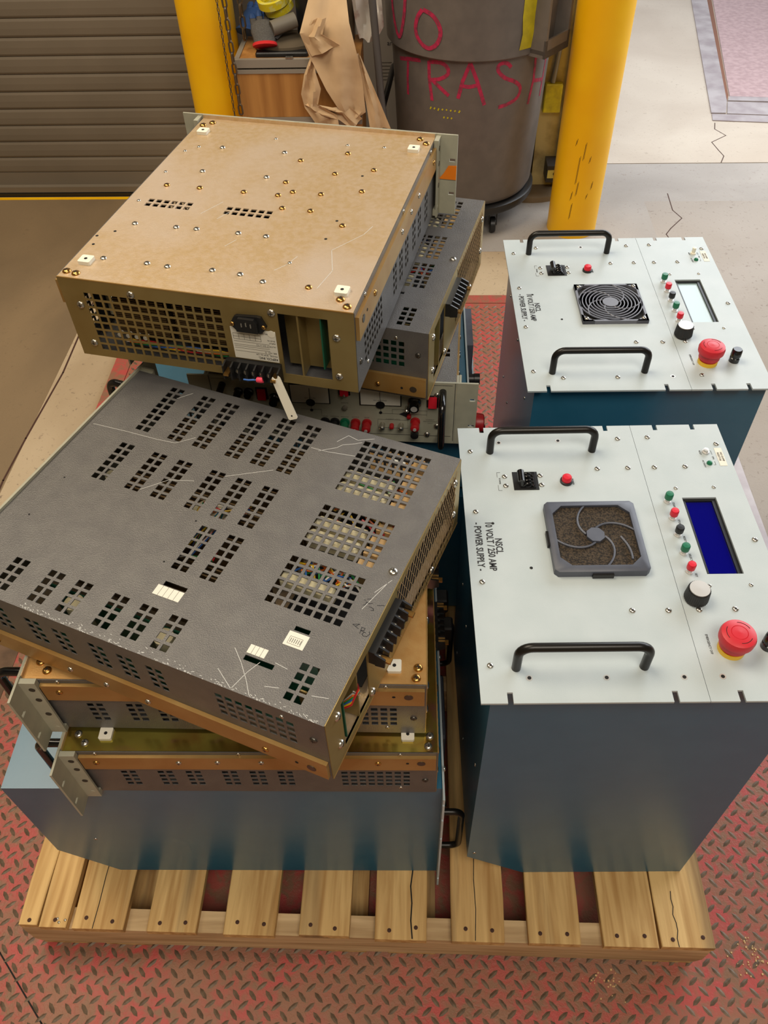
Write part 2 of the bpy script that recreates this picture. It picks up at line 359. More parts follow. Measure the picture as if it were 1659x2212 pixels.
# walls
struct(MB().box(-.1, 1.17, 3.165, 3.2, -.012, 3.6).obj('wall_back', M_wall))
struct(MB().box(-4, -.1, 3.06, 3.14, -.012, 4.6).obj('wall_back_left', M_wall))
struct(MB().box(-.1, 6, 3.12, 3.2, 3.6, 4.6).obj('wall_back_header', M_ceil))
struct(MB().box(-4.08, -4, -3.2, 3.2, -.012, 4.6).obj('wall_left', M_wallw))
struct(MB().box(6, 6.08, -3.2, 3.2, -.012, 4.6).obj('wall_right', M_wallw))
struct(MB().box(-4, 6, -3.28, -3.2, -.012, 4.6).obj('wall_front', M_wallw))
struct(MB().box(-4, 6, -3.2, 3.2, 4.6, 4.68).obj('ceiling', M_ceil))
# door jamb at the edge of the open bay
struct(MB().box(1.17, 1.262, 2.97, 3.2, -.012, 3.6).obj('trim_jamb', M_jamb))
struct(MB().box(1.262, 1.33, 2.95, 3.2, -.012, 3.6).box(1.262, 1.275, 2.94, 2.95, .08, 3.6).obj('trim_door_track', M_track))
struct(MB().lathe([(.19, -.012), (.19, .01)], c=(1.17, 3.04, 0), n=32).obj('trim_jamb_footing', M_concd))
# roll-up door: curved slats
b = MB(); z = .083; pitch = .0655
prof = [(0, .000), (.004, .0015), (.0065, .008), (.0075, .030), (.0065, .054), (.004, .062), (.0, .0635), (0, .0655)]
yd = 2.965; vs = []; 
zz = [(yd-d, .083+k*pitch+h) for k in range(44) for d, h in prof[:-1]]
for (y1, a), (y2, c) in zip(zz, zz[1:]):
    b.add([(-3.4, y1, a), (-.1, y1, a), (-.1, y2, c), (-3.4, y2, c)], [(0, 1, 2, 3)])
b.box(-3.4, -.1, yd+.002, yd+.01, .083, 2.9)
d1 = b.obj('door_1', M_door); struct(d1)
MB().box(-3.4, -.1, yd-.006, yd+.02, .012, .083).box(-3.4, -.1, yd-.03, yd-.006, .006, .03).obj('bottom_bar', M_door, d1)
MB().box(-3.4, -.1, yd-.034, yd+.02, -.012, .004).obj('rubber_seal', M_black, d1)
struct(MB().box(-3.4, -.12, 2.905, 2.925, -.012, -.0105).obj('trim_yellow_floor_line', M_yellow))
# wall poster
po = tag(MB().box(.44, .74, 3.157, 3.163, .16, 1.1).obj('wall_poster', M_bagw), 'pale printed notice on the dark wall behind the grey bin and hose', 'poster')
po.data.materials[0] = mat('poster_paper', rgb(132, 124, 116), .7)
def ptxt(t, x, z, s, m=None): text_mesh('t', t, s, m or M_ink, T(x, 3.1565, z) @ RX(90), po, align='LEFT')
ptxt('!.0', .560, .655, .030, M_redk); ptxt('y.', .570, .572, .026); ptxt('am -', .562, .505, .026)
b = MB()
for k in range(6): b.box(.524, .526+random.uniform(.05, .062), 3.156, 3.1568, .433-k*.013, .436-k*.013)
b.obj('printed_lines', M_inkg, po)
# ------------------------------------------------------------------ bollards, chain
def bollard(x, y, r, label):
    b = MB().lathe([(r, -.012), (r, 1.05), (r*.9, 1.11), (r*.5, 1.15), (.001, 1.16)], c=(x, y, 0), n=48)
    return tag(b.obj('bollard', M_yellow), label, 'bollard')
bollard(-.029, 2.66, .0955, 'yellow steel bollard in front of the grey roll-up door, chain hanging beside it')
br = bollard(1.306, 2.655, .0955, 'scuffed yellow steel bollard between the grey bin and the open bay')
b = MB()
for k, (a0, z_, ln) in enumerate([(-.30, .26, .10), (-.22, .19, .05), (-.40, .16, .03), (-.34, .10, .06), (.35, .20, .025), (.10, .30, .02), (-.15, .33, .06), (-.5, .36, .02), (.2, .16, .015)]):
    for t in range(2):
        a = a0+t*.03; r = .0958
        p = [(1.306+r*math.sin(a+.03*q_), 2.655-r*math.cos(a+.03*q_), z_+ln*(q_-.5)+t*.006) for q_ in (0, .5, 1)]
        b.tube(p, .0007, 5)
b.obj('scuff_marks', mat('scuff_black', rgb(112, 78, 22), .6), br, kind='stuff')
def chain(name, x, y, z0_, z1_, lw, ll, wr, label, lean=0):
    r = MB(); n = int((z1_-z0_)/(ll-2*wr*1.15)); st = ll-2*wr*1.15
    for k in range(n):
        zc = z1_-k*st-ll/2; xc = x+lean*(z1_-zc); pts = []
        for i in range(12):
            a = 2*PI*i/12; u = (lw/2-wr)*math.cos(a); v = (ll/2-lw/2)*(1 if math.sin(a) > 0 else -1)+(lw/2-wr)*math.sin(a)
            pts.append((xc+u*(.94 if k % 2 else .2), y+u*(.2 if k % 2 else .94), zc+v))
        r.tube(pts, wr, 5, closed=True)
    return tag(r.obj(name, M_chain), label, 'chain')
chain('hoist_chain', .080, 2.478, .50, 1.1, .020, .040, .0032, 'heavy steel hoist chain hanging in front of the left yellow bollard')
chain('hoist_chain', .052, 2.50, .42, 1.1, .009, .016, .0014, 'thin steel chain hanging beside the heavy hoist chain')
chain('hoist_chain', .105, 2.60, .69, 1.1, .024, .044, .0036, 'dark heavy chain hanging behind the grey gloves at the cabinet corner')
# ------------------------------------------------------------------ cabinet and the clutter on it
cb = thing('wooden_cabinet', 'oak veneer drawer cabinet with grey edge trim beside the left yellow bollard', 'cabinet', (0, 0, 0))
X0, X1, Y0, Y1 = .077, .497, 2.50, 2.72
MB().box(X0+.002, X1-.002, Y0+.018, Y1, .0-.012, .668).obj('body', M_oak, cb)
MB().box(X0, X1, Y0+.016, Y1+.01, .664, .6735).obj('worktop', M_oak, cb)
MB().box(X0, X1, Y0, Y0+.016, .650, .675).box(X0, X0+.016, Y0+.016, Y1+.01, .6736, .676).obj('top_trim', M_trim, cb)
for z1_, z0_ in ((.632, .490), (.464, .30), (.274, .05)):
    MB().box(X0+.003, X1-.003, Y0+.002, Y0+.018, z0_, z1_).obj('drawer', M_oak, cb)
    MB().box(X0+.002, X1-.002, Y0-.001, Y0+.018, z1_, z1_+.012).obj('drawer_trim', M_trim, cb)
    MB().box(X0+.002, X1-.002, Y0, Y0+.018, z0_-.014, z0_-.001).obj('drawer_trim', M_trim, cb)
ZC = .6745
def glove(loc, rz, rx, mfab, label, cuff):
    g = thing('work_glove', label, 'glove', loc, rz)
    m_ = T(0, 0, 0) @ RX(rx)
    b = MB(m_)
    b.tube([(0, 0, 0), (0, .03, .002), (0, .06, .004), (0, .095, .003), (0, .11, .002)], [.036, .038, .044, .044, .034], 12)
    for i, (x, l, a) in enumerate(((-.031, .055, .12), (-.011, .07, .03), (.011, .068, -.04), (.030, .05, -.14))):
        p = [(x, .095, .002)]
        for k in range(1, 5): p.append((x-math.sin(a)*l*k/4, .095+math.cos(a)*l*k/4, .002+.004*k))
        b.tube(p, [.011, .0115, .011, .0105, .006], 8)
    b.tube([(.03, .03, 0), (.052, .055, .004), (.062, .085, .008), (.064, .10, .010)], [.016, .014, .012, .006], 8)
    o = b.obj('knit_shell', mfab, g)
    o.scale = (1, 1, .55)
    c = MB(m_); c.tube([(0, -.012, 0), (0, -.004, 0), (0, .004, 0)], [.040, .042, .039], 14); c.obj('cuff', cuff, g).scale = (1, 1, .55)
    f = MB(m_)
    for i, (x, l, a) in enumerate(((-.031, .055, .12), (-.011, .07, .03), (.011, .068, -.04), (.030, .05, -.14))):
        p = [(x-math.sin(a)*l*k/4, .095+math.cos(a)*l*k/4, .002+.004*k) for k in (2.4, 3.2, 4.05)]
        f.tube(p, [.0118, .0116, .0075], 8)
    f.obj('rubber_fingertip', M_bluer, g).scale = (1, 1, .55)
    return g
glove((.180, 2.545, .708), .12, 40, M_glove, 'grey knit work glove with red cuff lying on the cabinet', M_cuff)
glove((.104, 2.668, .712), -.3, 28, M_bluer, 'blue rubber work glove under the grey glove with red cuff', M_bluer)
tr = MB(T(.208, 2.635, .812) @ RX(12) @ RY(-9))
tr.lathe([(.052, -.012), (.052, .012), (.040, .012), (.040, -.012), (.052, -.012)], n=36)
tag(tr.obj('tape_roll', M_tapey), 'roll of yellow printed tape leaning over the grey pipe on the cabinet', 'tape')
tr = MB(T(.222, 2.655, .785) @ RX(10) @ RY(-14))
tr.lathe([(.050, -.010), (.050, .010), (.038, .010), (.038, -.010), (.050, -.010)], n=36)
tag(tr.obj('tape_roll', M_tapey), 'lower roll of yellow printed tape tucked under the other tape roll', 'tape')
pp = MB(T(.206, 2.562, .748) @ Vector((.85, .42, .16)).to_track_quat('Z', 'Y').to_matrix().to_4x4())
pp.lathe([(.019, 0), (.023, 0), (.023, .085), (.019, .085), (.019, 0)], n=24)
tag(pp.obj('pipe_offcut', M_pvc), 'short grey plastic pipe offcut with open end on the cabinet', 'pipe')
bb = thing('power_tool', 'black cylindrical tool with yellow tip standing behind the kraft paper', 'tool', (.320, 2.645, ZC))
MB().lathe([(.036, .012), (.040, .03), (.040, .20), (.034, .26), (.02, .3)], n=24).obj('body', M_black, bb)
MB().lathe([(.012, .0), (.013, .008), (.012, .016)], c=(.02, -.035, .0), n=12).obj('tip', M_yellowp, bb)
pouch = MB(T(.238, 2.620, ZC) @ Matrix.Diagonal((.92, .70, .36, 1)))
pouch.lathe([(.10, 0), (.118, .02), (.115, .06), (.09, .09), (.05, .105), (.001, .11)], n=28)
tag(pouch.obj('cloth_cap', M_olive), 'dark olive cloth cap lying under the gloves on the cabinet', 'cap')
pouch = MB(T(.232, 2.535, ZC))
pouch.bbox(-.085, .09, -.012, .02, 0, .014, .004)
tag(pouch.obj('tool_pouch', M_black), 'flat black pouch under the red glove cuff at the front of the cabinet', 'pouch')
cl = thing('metal_clip', 'small square steel buckle at the front edge of the cabinet top', 'buckle', (.262, 2.508, ZC+.002))
MB().sheet(-.012, .012, -.008, .008, 0, .004, [(-.007, .007, -.004, .004)]).obj('buckle_frame', M_steel, cl)
MB().tube([(0, -.008, .003), (0, .008, .004)], .001, 6).obj('pin', M_steel, cl)
sp = MB(T(.440, 2.67, .80)); sp.lathe([(.02, -.125), (.03, -.12), (.035, -.04), (.048, -.01), (.05, .02), (.035, .05), (.001, .06)], n=24)
tag(sp.obj('spray_nozzle_bottle', M_olive), 'dark rounded bottle top sticking out between kraft paper and white bag', 'bottle')
# crumpled sheets
def crumple(name, rows, m, label, cat, th=.0012, nz=.012, sub=5, seed=1, depth=None):
    rnd = random.Random(seed); R_ = len(rows); b = MB(); U = 9
    grid = []
    for i in range((R_-1)*sub+1):
        k = min(i//sub, R_-2); t = i/sub-k
        (a0, y0_, a1, y1_, z0_, z1_), (b0, y2_, b1, y3_, z2_, z3_) = rows[k], rows[k+1]
        L_ = (a0+(b0-a0)*t, y0_+(y2_-y0_)*t, z0_+(z2_-z0_)*t); Rr = (a1+(b1-a1)*t, y1_+(y3_-y1_)*t, z1_+(z3_-z1_)*t)
        row = []
        for j in range(U):
            s_ = j/(U-1); fold = math.sin(s_*PI*2.3+i*.35+seed)*nz + (rnd.random()-.5)*nz*.5
            row.append((L_[0]+(Rr[0]-L_[0])*s_, L_[1]+(Rr[1]-L_[1])*s_+fold*math.sin(PI*s_), L_[2]+(Rr[2]-L_[2])*s_))
        grid.append(row)
    n = len(grid); vs = [p for r in grid for p in r]; fs = [(i*U+j, i*U+j+1, (i+1)*U+j+1, (i+1)*U+j) for i in range(n-1) for j in range(U-1)]
    vs2 = [(x, y+th, z) for x, y, z in vs]; o_ = len(vs)
    fs += [tuple(o_+k for k in reversed(f)) for f in fs]
    for j in range(U-1):
        fs.append((j+1, j, o_+j, o_+j+1)); q = (n-1)*U; fs.append((q+j, q+j+1, o_+q+j+1, o_+q+j))
    for i in range(n-1):
        fs.append((i*U, (i+1)*U, o_+(i+1)*U, o_+i*U)); q = U-1; fs.append(((i+1)*U+q, i*U+q, o_+i*U+q, o_+(i+1)*U+q))
    b.add(vs+vs2, fs, 0, True)
    return b.obj(name, m)
kp = thing('kraft_paper', 'crumpled brown kraft paper draped over the front of the wooden cabinet', 'paper', (0, 0, 0))
yk = 2.455
for sd, rows in ((1, [(.355, 2.62, .45, 2.62, 1.0, 1.0), (.350, 2.52, .457, 2.54, .87, .87), (.312, 2.45, .470, 2.47, .768, .79), (.340, yk, .492, yk, .69, .70), (.385, 2.44, .505, 2.46, .60, .62), (.415, 2.44, .512, 2.46, .55, .52), (.455, 2.45, .470, 2.46, .487, .492)]),
                 (2, [(.336, 2.47, .352, 2.46, .688, .69), (.312, 2.465, .352, 2.455, .64, .65), (.296, 2.465, .366, 2.45, .579, .60), (.304, 2.465, .352, 2.45, .535, .55), (.334, 2.46, .415, 2.45, .49, .515), (.34, 2.46, .42, 2.45, .477, .47)]),
                 (3, [(.30, 2.47, .33, 2.46, .545, .55), (.36, 2.45, .40, 2.45, .515, .54), (.42, 2.45, .46, 2.45, .50, .545), (.46, 2.45, .50, 2.455, .47, .50)]),
                 (4, [(.486, 2.475, .500, 2.48, .70, .69), (.500, 2.47, .526, 2.475, .62, .63), (.515, 2.465, .560, 2.47, .54, .55), (.525, 2.46, .596, 2.465, .46, .462)]),
                 (5, [(.352, 2.465, .40, 2.455, .80, .81), (.318, 2.452, .385, 2.445, .755, .765), (.345, 2.45, .44, 2.44, .70, .735)])):
    o = crumple('fold', rows, M_kraft, '', '', seed=sd); o.name = 'fold'; o.parent = kp
bgp = crumple('plastic_bag', [(.47, 2.64, .56, 2.68, .90, .90), (.468, 2.63, .565, 2.67, .82, .80), (.478, 2.62, .572, 2.66, .75, .72), (.49, 2.62, .545, 2.63, .695, .685)], M_bagw, '', '', seed=8, nz=.03)
tag(bgp, 'crumpled white plastic bag with red print beside the kraft paper', 'bag')
hs = tag(MB().tube([(.532, 2.57, 1.1), (.540, 2.57, .82), (.552, 2.565, .66), (.560, 2.56, .54), (.568, 2.56, .46), (.575, 2.565, .38)], .0125, 12).obj('grey_hose', M_hose), 'grey hose hanging between the cabinet and the bin', 'hose')
tag(MB().tube([(.545, 2.60, .41), (.558, 2.66, .445), (.578, 2.80, .475), (.592, 2.95, .49), (.66, 3.10, .50)], .011, 10).obj('rubber_cable', M_blackg), 'thick black cable curving from the grey hose behind the bin', 'cable')
# ------------------------------------------------------------------ trash can
can = thing('trash_can', 'large grey plastic bin on a dolly marked NO TRASH in pink spray paint', 'bin', (0, 0, 0))
cx, cyy = .878, 2.83
def rad(z): return .262+.045*(z-.14) if z < .645 else .3037+.0409*(z-.652)
MB().lathe([(.235, .115), (.252, .12), (.262, .14), (.2855, .640), (.2857, .643), (.293, .645), (.3035, .652), (.312, .86), (.318, .864), (.318, .885), (.300, .885), (.29, .87), (.25, .16), (.001, .15)], c=(cx, cyy, 0), n=72).obj('body', M_can, can)
dy = MB().lathe([(.24, .082), (.272, .082), (.276, .09), (.276, .112), (.268, .116), (.24, .114)], c=(cx, cyy, 0), n=56).obj('dolly', M_black, can)
for a in (-62, -130, 20, 90, 160):
    x = cx+.235*math.cos(math.radians(a)); y = cyy+.235*math.sin(math.radians(a))
    MB().lathe([(.026, -.011), (.030, -.008), (.030, .008), (.026, .011)], c=(x, y, .0185), n=20, axis='x').box(x-.016, x-.013, y-.008, y+.008, .02, .085).box(x+.013, x+.016, y-.008, y+.008, .02, .085).box(x-.016, x+.016, y-.016, y+.016, .079, .084).obj('caster', M_black, can)
hb = MB()
for z in (.655, .83): 
    hb.box(1.145, 1.225, 2.60, 2.66, z, z+.018)
hb.M = T(0, 0, 0)
hnd = MB(T(cx, cyy, 0) @ RZ(-38))
hnd.box(.26, .352, -.075, -.062, .655, .86); hnd.box(.26, .352, .062, .075, .655, .86)
hnd.box(.26, .352, -.075, .075, .645, .668); hnd.box(.345, .352, -.075, .075, .645, .70)
hnd.obj('handle', M_can, can)
def spray(paths, wd, m, name, th=.0012):
    b = MB()
    for p in paths:
        for _ in range(2 if len(p) > 3 else 0):
            q_ = [p[0]]
            for (a, c), (e, f) in zip(p, p[1:]): q_ += [(a*.75+e*.25, c*.75+f*.25), (a*.25+e*.75, c*.25+f*.75)]
            p = q_+[p[-1]]
        pts = []
        for (a0, z0_), (a1, z1_) in zip(p, p[1:]):
            for k in range(5): t = k/5; pts.append((a0+(a1-a0)*t, z0_+(z1_-z0_)*t))
        pts.append(p[-1]); vs = []; fs = []
        for i, (a, z) in enumerate(pts):
            a2, z2 = pts[min(i+1, len(pts)-1)]; a1, z1 = pts[max(i-1, 0)]
            d = Vector(((a2-a1)*.27, z2-z1)); d = d.normalized() if d.length > 1e-6 else Vector((0, 1)); nn = Vector((-d.y, d.x))*wd/2
            for s_ in (-1, 1):
                aa = a+s_*nn.x/.28; zz_ = z+s_*nn.y; r_ = rad(z)+th
                vs.append((cx+r_*math.sin(aa), cyy-r_*math.cos(aa), zz_))
        for i in range(len(pts)-1): fs.append((i*2, i*2+1, i*2+3, i*2+2))
        b.add(vs, fs)
    return b.obj(name, m, can)
spray([[(-1.135, .83), (-1.091, .732), (-.98, .672), (-.881, .747), (-.844, .82)],
       [(-.606, .793), (-.677, .768), (-.71, .731), (-.67, .700), (-.543, .676), (-.43, .694), (-.381, .729), (-.408, .759), (-.487, .785), (-.596, .793)]], .013, M_pink, 'spray_lettering')
sl = spray([[(-1.1, .606), (-.864, .622), (-.69, .629)], [(-.909, .612), (-.931, .558), (-.935, .498)],
       [(-.565, .634), (-.562, .578), (-.522, .505)], [(-.565, .632), (-.369, .638), (-.286, .608), (-.385, .584), (-.542, .574)], [(-.521, .575), (-.402, .552), (-.297, .531)],
       [(-.181, .524), (-.132, .582), (-.05, .640)], [(-.05, .640), (.042, .583), (.152, .502)], [(-.165, .568), (-.059, .564), (.045, .569)],
       [(.46, .615), (.397, .634), (.305, .634), (.271, .616), (.376, .584), (.535, .567), (.652, .54), (.614, .506), (.466, .493), (.336, .489)],
       [(.852, .63), (.87, .55), (.815, .47)], [(.88, .545), (1.144, .526)], [(1.15, .60), (1.146, .562), (1.13, .47)]], .0125, M_pink, 'spray_lettering')
b = MB(); vs = []; fs = []
for i in range(13):
    a = .50+.30*i/12
    for k, z in enumerate((.672, .72, .77, .85)): r_ = .3035+(z-.652)*.0408+.0012; vs.append((cx+r_*math.sin(a+(.02 if k == 1 else 0)), cyy-r_*math.cos(a), z))
for i in range(12):
    for k in range(3): fs.append((i*4+k, i*4+4+k, i*4+5+k, i*4+k+1))
b.add(vs, fs, 0, True); b.obj('yellow_paint_patch', M_sprayy, can)
spray([[(-.55+.055*k, .478+random.uniform(-.006, .006)), (-.535+.055*k, .484)] for k in range(8)]+[[(-.36+.05*k, .452), (-.35+.05*k, .458)] for k in range(3)], .005, M_sprayy, 'paint_residue')
# ------------------------------------------------------------------ wall box and lock by the jamb
tag(MB(T(1.18, 2.94, .318)).bbox(0, .068, 0, .030, 0, .105, .004).obj('junction_box', M_steelbox), 'square yellow electrical box on the cream door jamb', 'electrical box')
tag(MB().tube([(1.209, 2.955, .425), (1.222, 2.955, .57), (1.235, 2.955, 1.2)], .009, 10).obj('conduit', M_trim), 'grey conduit running up the jamb from the yellow box', 'conduit')
db = thing('door_lock_bracket', 'small steel bracket with a printed yellow plate low on the door jamb', 'bracket', (1.215, 2.86, .088))
MB().box(0, .09, 0, .09, .036, .052).box(0, .09, .01, .09, -.02, .036).obj('bracket_body', M_track, db)
MB().box(.004, .088, .004, .0099, .0, .036).obj('name_plate', mat('pale_yellow_plate', rgb(222, 208, 120), .4), db)
MB().lathe([(.007, -.001), (.009, -.001), (.009, .0005), (.007, .0005), (.007, -.001)], c=(.035, .0035, .018), n=16, axis='y').obj('emblem', M_ink, db)
# ------------------------------------------------------------------ pallet
HP = .125
pal = thing('wooden_pallet', 'light wooden pallet carrying all the electronics on the red plate', 'pallet', (0, 0, 0))
BX = [(0, .0355), (.0375, .088), (.097, .191), (.231, .320), (.367, .459), (.500, .590), (.633, .725), (.767, .860), (.900, .991), (1.028, 1.123), (1.1265, 1.219)]
NAIL = MB().lathe([(.0036, 0), (.0036, .0006), (.002, .0012), (.0001, .0013)], n=10).mesh('nail', M_rust)
for i, (a, c) in enumerate(BX):
    b = MB(); f = random.uniform(-.003, .003); n = 14; y0_, y1_ = f-.001, 1.016
    vs = []
    for k in range(n+1):
        y = y0_+(y1_-y0_)*k/n; da = random.uniform(-.0008, .0008) if 0 < k < n else .001; dc = random.uniform(-.0008, .0008) if 0 < k < n else -.001
        vs += [(a+da, y, HP-.017), (c+dc, y, HP-.017), (c+dc, y, HP-.0012), (c+dc-.0015, y, HP), (a+da+.0015, y, HP), (a+da, y, HP-.0012)]
    fs = [tuple(range(5, -1, -1)), tuple(range(n*6, n*6+6))]
    for k in range(n):
        for j in range(6): l = (j+1) % 6; fs.append((k*6+j, k*6+l, k*6+6+l, k*6+6+j))
    b.add(vs, [tuple(reversed(x)) for x in fs])
    o = b.obj('deck_board', M_wood, pal)
    xs = [a+(c-a)*.25, a+(c-a)*.75] if c-a > .06 else [(a+c)/2]
    for x in xs: inst(NAIL, 'nail', o, T(x+random.uniform(-.004, .004), .013+random.uniform(-.004, .004), HP+.0001))
    if i in (2, 6, 7, 10):
        xx = a+(c-a)*{2: .42, 6: .70, 7: .46, 10: .33}[i]; yl = {2: .30, 6: .20, 7: .35, 10: .09}[i]
        p = [(xx+random.uniform(-.002, .002), -.001+yl*k/7) for k in range(8)]
        MB().strokes([p], .0014 if i != 6 else .0024, .0003, HP).obj('crack', M_slot, o)
for y in (.0015, .490, .976):
    MB().prism([(0, .036), (.012, .018), (1.207, .018), (1.219, .036), (1.219, HP-.0175), (0, HP-.0175)], y, y+.036, axis='y').obj('stringer', M_woodx, pal)
for x in (.008, .125, .528, .655, 1.12): MB().box(x, x+.087, .004, 1.012, 0, .0175).obj('bottom_board', M_wood, pal)
for x, y in ((.069, .013), (.073, .007), (.083, .011)): inst(SC_SM, 'nail', pal, T(x, y, HP) @ Matrix.Scale(.8, 4))
# ------------------------------------------------------------------ PSU cabinets (blue cases, white panels)
VW = .4826
def bar_handle(p0, p1, h, r, n=12):
    p0, p1 = Vector(p0), Vector(p1); d = (p1-p0).normalized(); hv = Vector(h); L_ = hv.length; hn = hv/L_; c = .016
    pts = [p0, p0+hn*(L_-c)]
    for k in range(1, 6): a = k/6*PI/2; pts.append(p0+hn*(L_-c)+hn*c*math.sin(a)+d*c*(1-math.cos(a)))
    pts.append(p0+hv+d*c); pts.append(p1+hv-d*c)
    for k in range(1, 6): a = k/6*PI/2; pts.append(p1+hv-d*c*(1-math.sin(a))-hn*c*(1-math.cos(a)))
    pts += [p1+hn*(L_-c), p1]
    return pts
PANEL_SCREWS = [(.0166, .4291), (.016, .3048), (.0155, .1794), (.0152, .0514), (.2042, .3878), (.2502, .3888), (.2467, .4523), (.2932, .4547), (.2899, .3891), (.3358, .3898), (.3947, .4374), (.3963, .2461), (.2048, .1306), (.251, .130), (.2904, .1306), (.3368, .1311)]
def psu(label, M, variant, parent_loc, rz, L=.408, split=.271, u1=.405, hcut=.0003):
    t = thing('power_supply', label, 'power supply', parent_loc, rz)
    H_ = .6685
    H_ -= hcut
    cs = MB(M).prism([(.0155, -.020), (.0155, -H_+.0835), (.119, -H_), (u1, -H_), (u1, -.020)], .02, .4626, axis='y')
    cs.box(.0155, u1, .02, .0215, -.020, -.0034).box(.0155, u1, .4611, .4626, -.020, -.0034).box(.0155, .017, .0215, .4611, -.020, -.0034).box(u1-.0015, u1, .0215, .4611, -.020, -.0034)
    cs.obj('case', M_blue, t)
    full_ = variant != 'side'
    nh = [(x-.0034, x+.0034, -1, .0145) for x in (.0355, .2316, .3092, .3674)]+[(x-.0034, x+.0034, VW-.0115, 1) for x in (.0374, .2316, .3092, .3674)]
    lcd = (.3158, .3645, .1879, .3267)
    MB(M).sheet(0, split-.0003, 0, VW, -.0032, 0, nh).obj('main_panel', M_white, t)
    for x in (.0355, .2316, .3092, .3674):     # rounded notch ends
        pass
    cp = MB(M).sheet(split+.0003, L, 0, VW, -.0032, 0, nh+([lcd] if full_ else [])).obj('control_panel', M_white, t)
    bl = MB(M)
    for r_, y in ((.0048, .0452), (.0048, .4275)):
        pass
    for v, hh in ((.0478, .046), (.4275, .044)) if variant != 'side' else ((.0478, .036), (.4275, .036)):
        MB(M).tube(bar_handle((.0465, v, 0), (.2026, v, 0), (0, 0, hh), .0058), .0058, 14).obj('handle', M_handle, t)
    full = variant in ('filter', 'guard')
    sc = PANEL_SCREWS if full else PANEL_SCREWS[:12]
    sc = sc + ([(.064, .3742), (.064, .3552), (.117, .3752), (.117, .356)] if full else [])
    for u, v in sc: inst(SC_ST, 'screw', t, M @ T(u, v, 0) @ RZ(random.uniform(0, 90)))
    for u, v in ((.3113, .3455), (.367, .3465), (.3135, .1686), (.3682, .169)): inst(SC_SM, 'screw', t, M @ T(u, v, 0))
    holes = [(.062, .4476), (.154, .4502), (.2477, .033), (.2939, .0332), (.0611, .0338), (.1544, .0333)] if variant != 'guard' else [(.154, .4495), (.2475, .0345)]
    for u, v in holes: inst(HOLE_CS, 'screw_hole', t, M @ T(u, v, .0001))
    if variant == 'guard':
        for u, v in ((.0635, .4488), (.0635, .0332), (.1550, .0339), (.2965, .0369)): inst(SC_ST, 'screw', t, M @ T(u, v, 0))
    for u, v in ((.0385, .2824), (.0834, .2019)): inst(HOLE, 'screw_hole', t, M @ T(u, v, .0001))
    # lcd
    lo = None if not full_ else MB(M).box(lcd[0]+.0045, lcd[1]-.006, lcd[2]+.003, lcd[3]-.004, -.0125, -.0062).obj('lcd_screen', M_lcd if variant != 'guard' else M_lcd_sky, t)
    if full_: MB(M).box(lcd[0]+.0005, lcd[1]-.0005, lcd[2]+.0005, lcd[3]-.0005, -.016, -.0126).sheet(lcd[0]+.0005, lcd[1]-.0005, lcd[2]+.0005, lcd[3]-.0005, -.0125, -.0034, [(lcd[0]+.0045, lcd[1]-.006, lcd[2]+.003, lcd[3]-.004)]).obj('lcd_bezel', M_black, t)
    # breaker
    bk = MB(M).box(.0756, .1126, .3462, .3830, 0, .0008).obj('circuit_breaker', M_black, t)
    b = MB(M)
    for v0 in (.352, .366):
        for dv in (0, .0065):
            pts = [(.088+.018*k/8, v0+dv, .0008+.0075*math.sin(PI*k/8)) for k in range(9)]; b.tube(pts, .0016, 8)
    b.box(.086, .108, .349, .3805, .0008, .0028); b.obj('breaker_housing', M_blackg, bk)
    MB(M).tube([(.0862, .3530, .010), (.0862, .3735, .012)], .0052, 14).tube([(.088, .353, .002), (.0865, .356, .012)], .0028, 8).tube([(.088, .371, .002), (.0865, .371, .012)], .0028, 8).obj('toggle_lever', M_blackg, bk)
    # lamp
    lp = MB(M).lathe([(.0092, 0), (.0092, .0035), (.0075, .004)], c=(.154, .3620, 0), n=24).obj('lamp_base', M_black, t)
    MB(M).lathe([(.0072, .0036), (.0072, .010), (.0058, .0118), (.001, .0122)], c=(.154, .3620, 0), n=24).obj('lamp_lens', M_red, lp)
    # fan
    f0, f1, g0, g1 = .1125, .2395, .1860, .3120
    if variant == 'guard':
        fu0, fu1, fv0, fv1 = .1185, .2375, .1855, .3045
        fg = MB(M); cuu, cvv = (fu0+fu1)/2, (fv0+fv1)/2; c = .012
        for q in ([(fu0, fv0), (fu0+.022, fv0), (fu0, fv0+.022)], [(fu1, fv0), (fu1, fv0+.022), (fu1-.022, fv0)], [(fu1, fv1), (fu1-.022, fv1), (fu1, fv1-.022)], [(fu0, fv1), (fu0, fv1-.022), (fu0+.022, fv1)]):
            fg.prism(q, .0002, .007)
        fg.box(fu0, fu1, fv0, fv0+.004, .0002, .007); fg.box(fu0, fu1, fv1-.004, fv1, .0002, .007); fg.box(fu0, fu0+.004, fv0, fv1, .0002, .007); fg.box(fu1-.004, fu1, fv0, fv1, .0002, .007)
        for r_ in (.019, .0255, .032, .0385, .045, .0515, .0575): fg.lathe([(r_-.0009, .0045), (r_+.0009, .0045), (r_+.0009, .007), (r_-.0009, .007), (r_-.0009, .0045)], c=(cuu, cvv, 0), n=56, smooth=False)
        for k in range(5):
            pts = [(cuu+(.013+.046*s_/8)*math.cos(k*2*PI/5+s_*.17), cvv+(.013+.046*s_/8)*math.sin(k*2*PI/5+s_*.17), .0060) for s_ in range(9)]; fg.tube(pts, .0013, 6)
        fg.lathe([(.0145, .004), (.0145, .0075)], c=(cuu, cvv, 0), n=28)
        fg = fg.obj('fan_guard', mat('guard_plastic', rgb(104, 106, 116), .4), t)
        MB(M).box(fu0+.003, fu1-.003, fv0+.003, fv1-.003, .0001, .0012).obj('fan_opening', M_slot, fg)
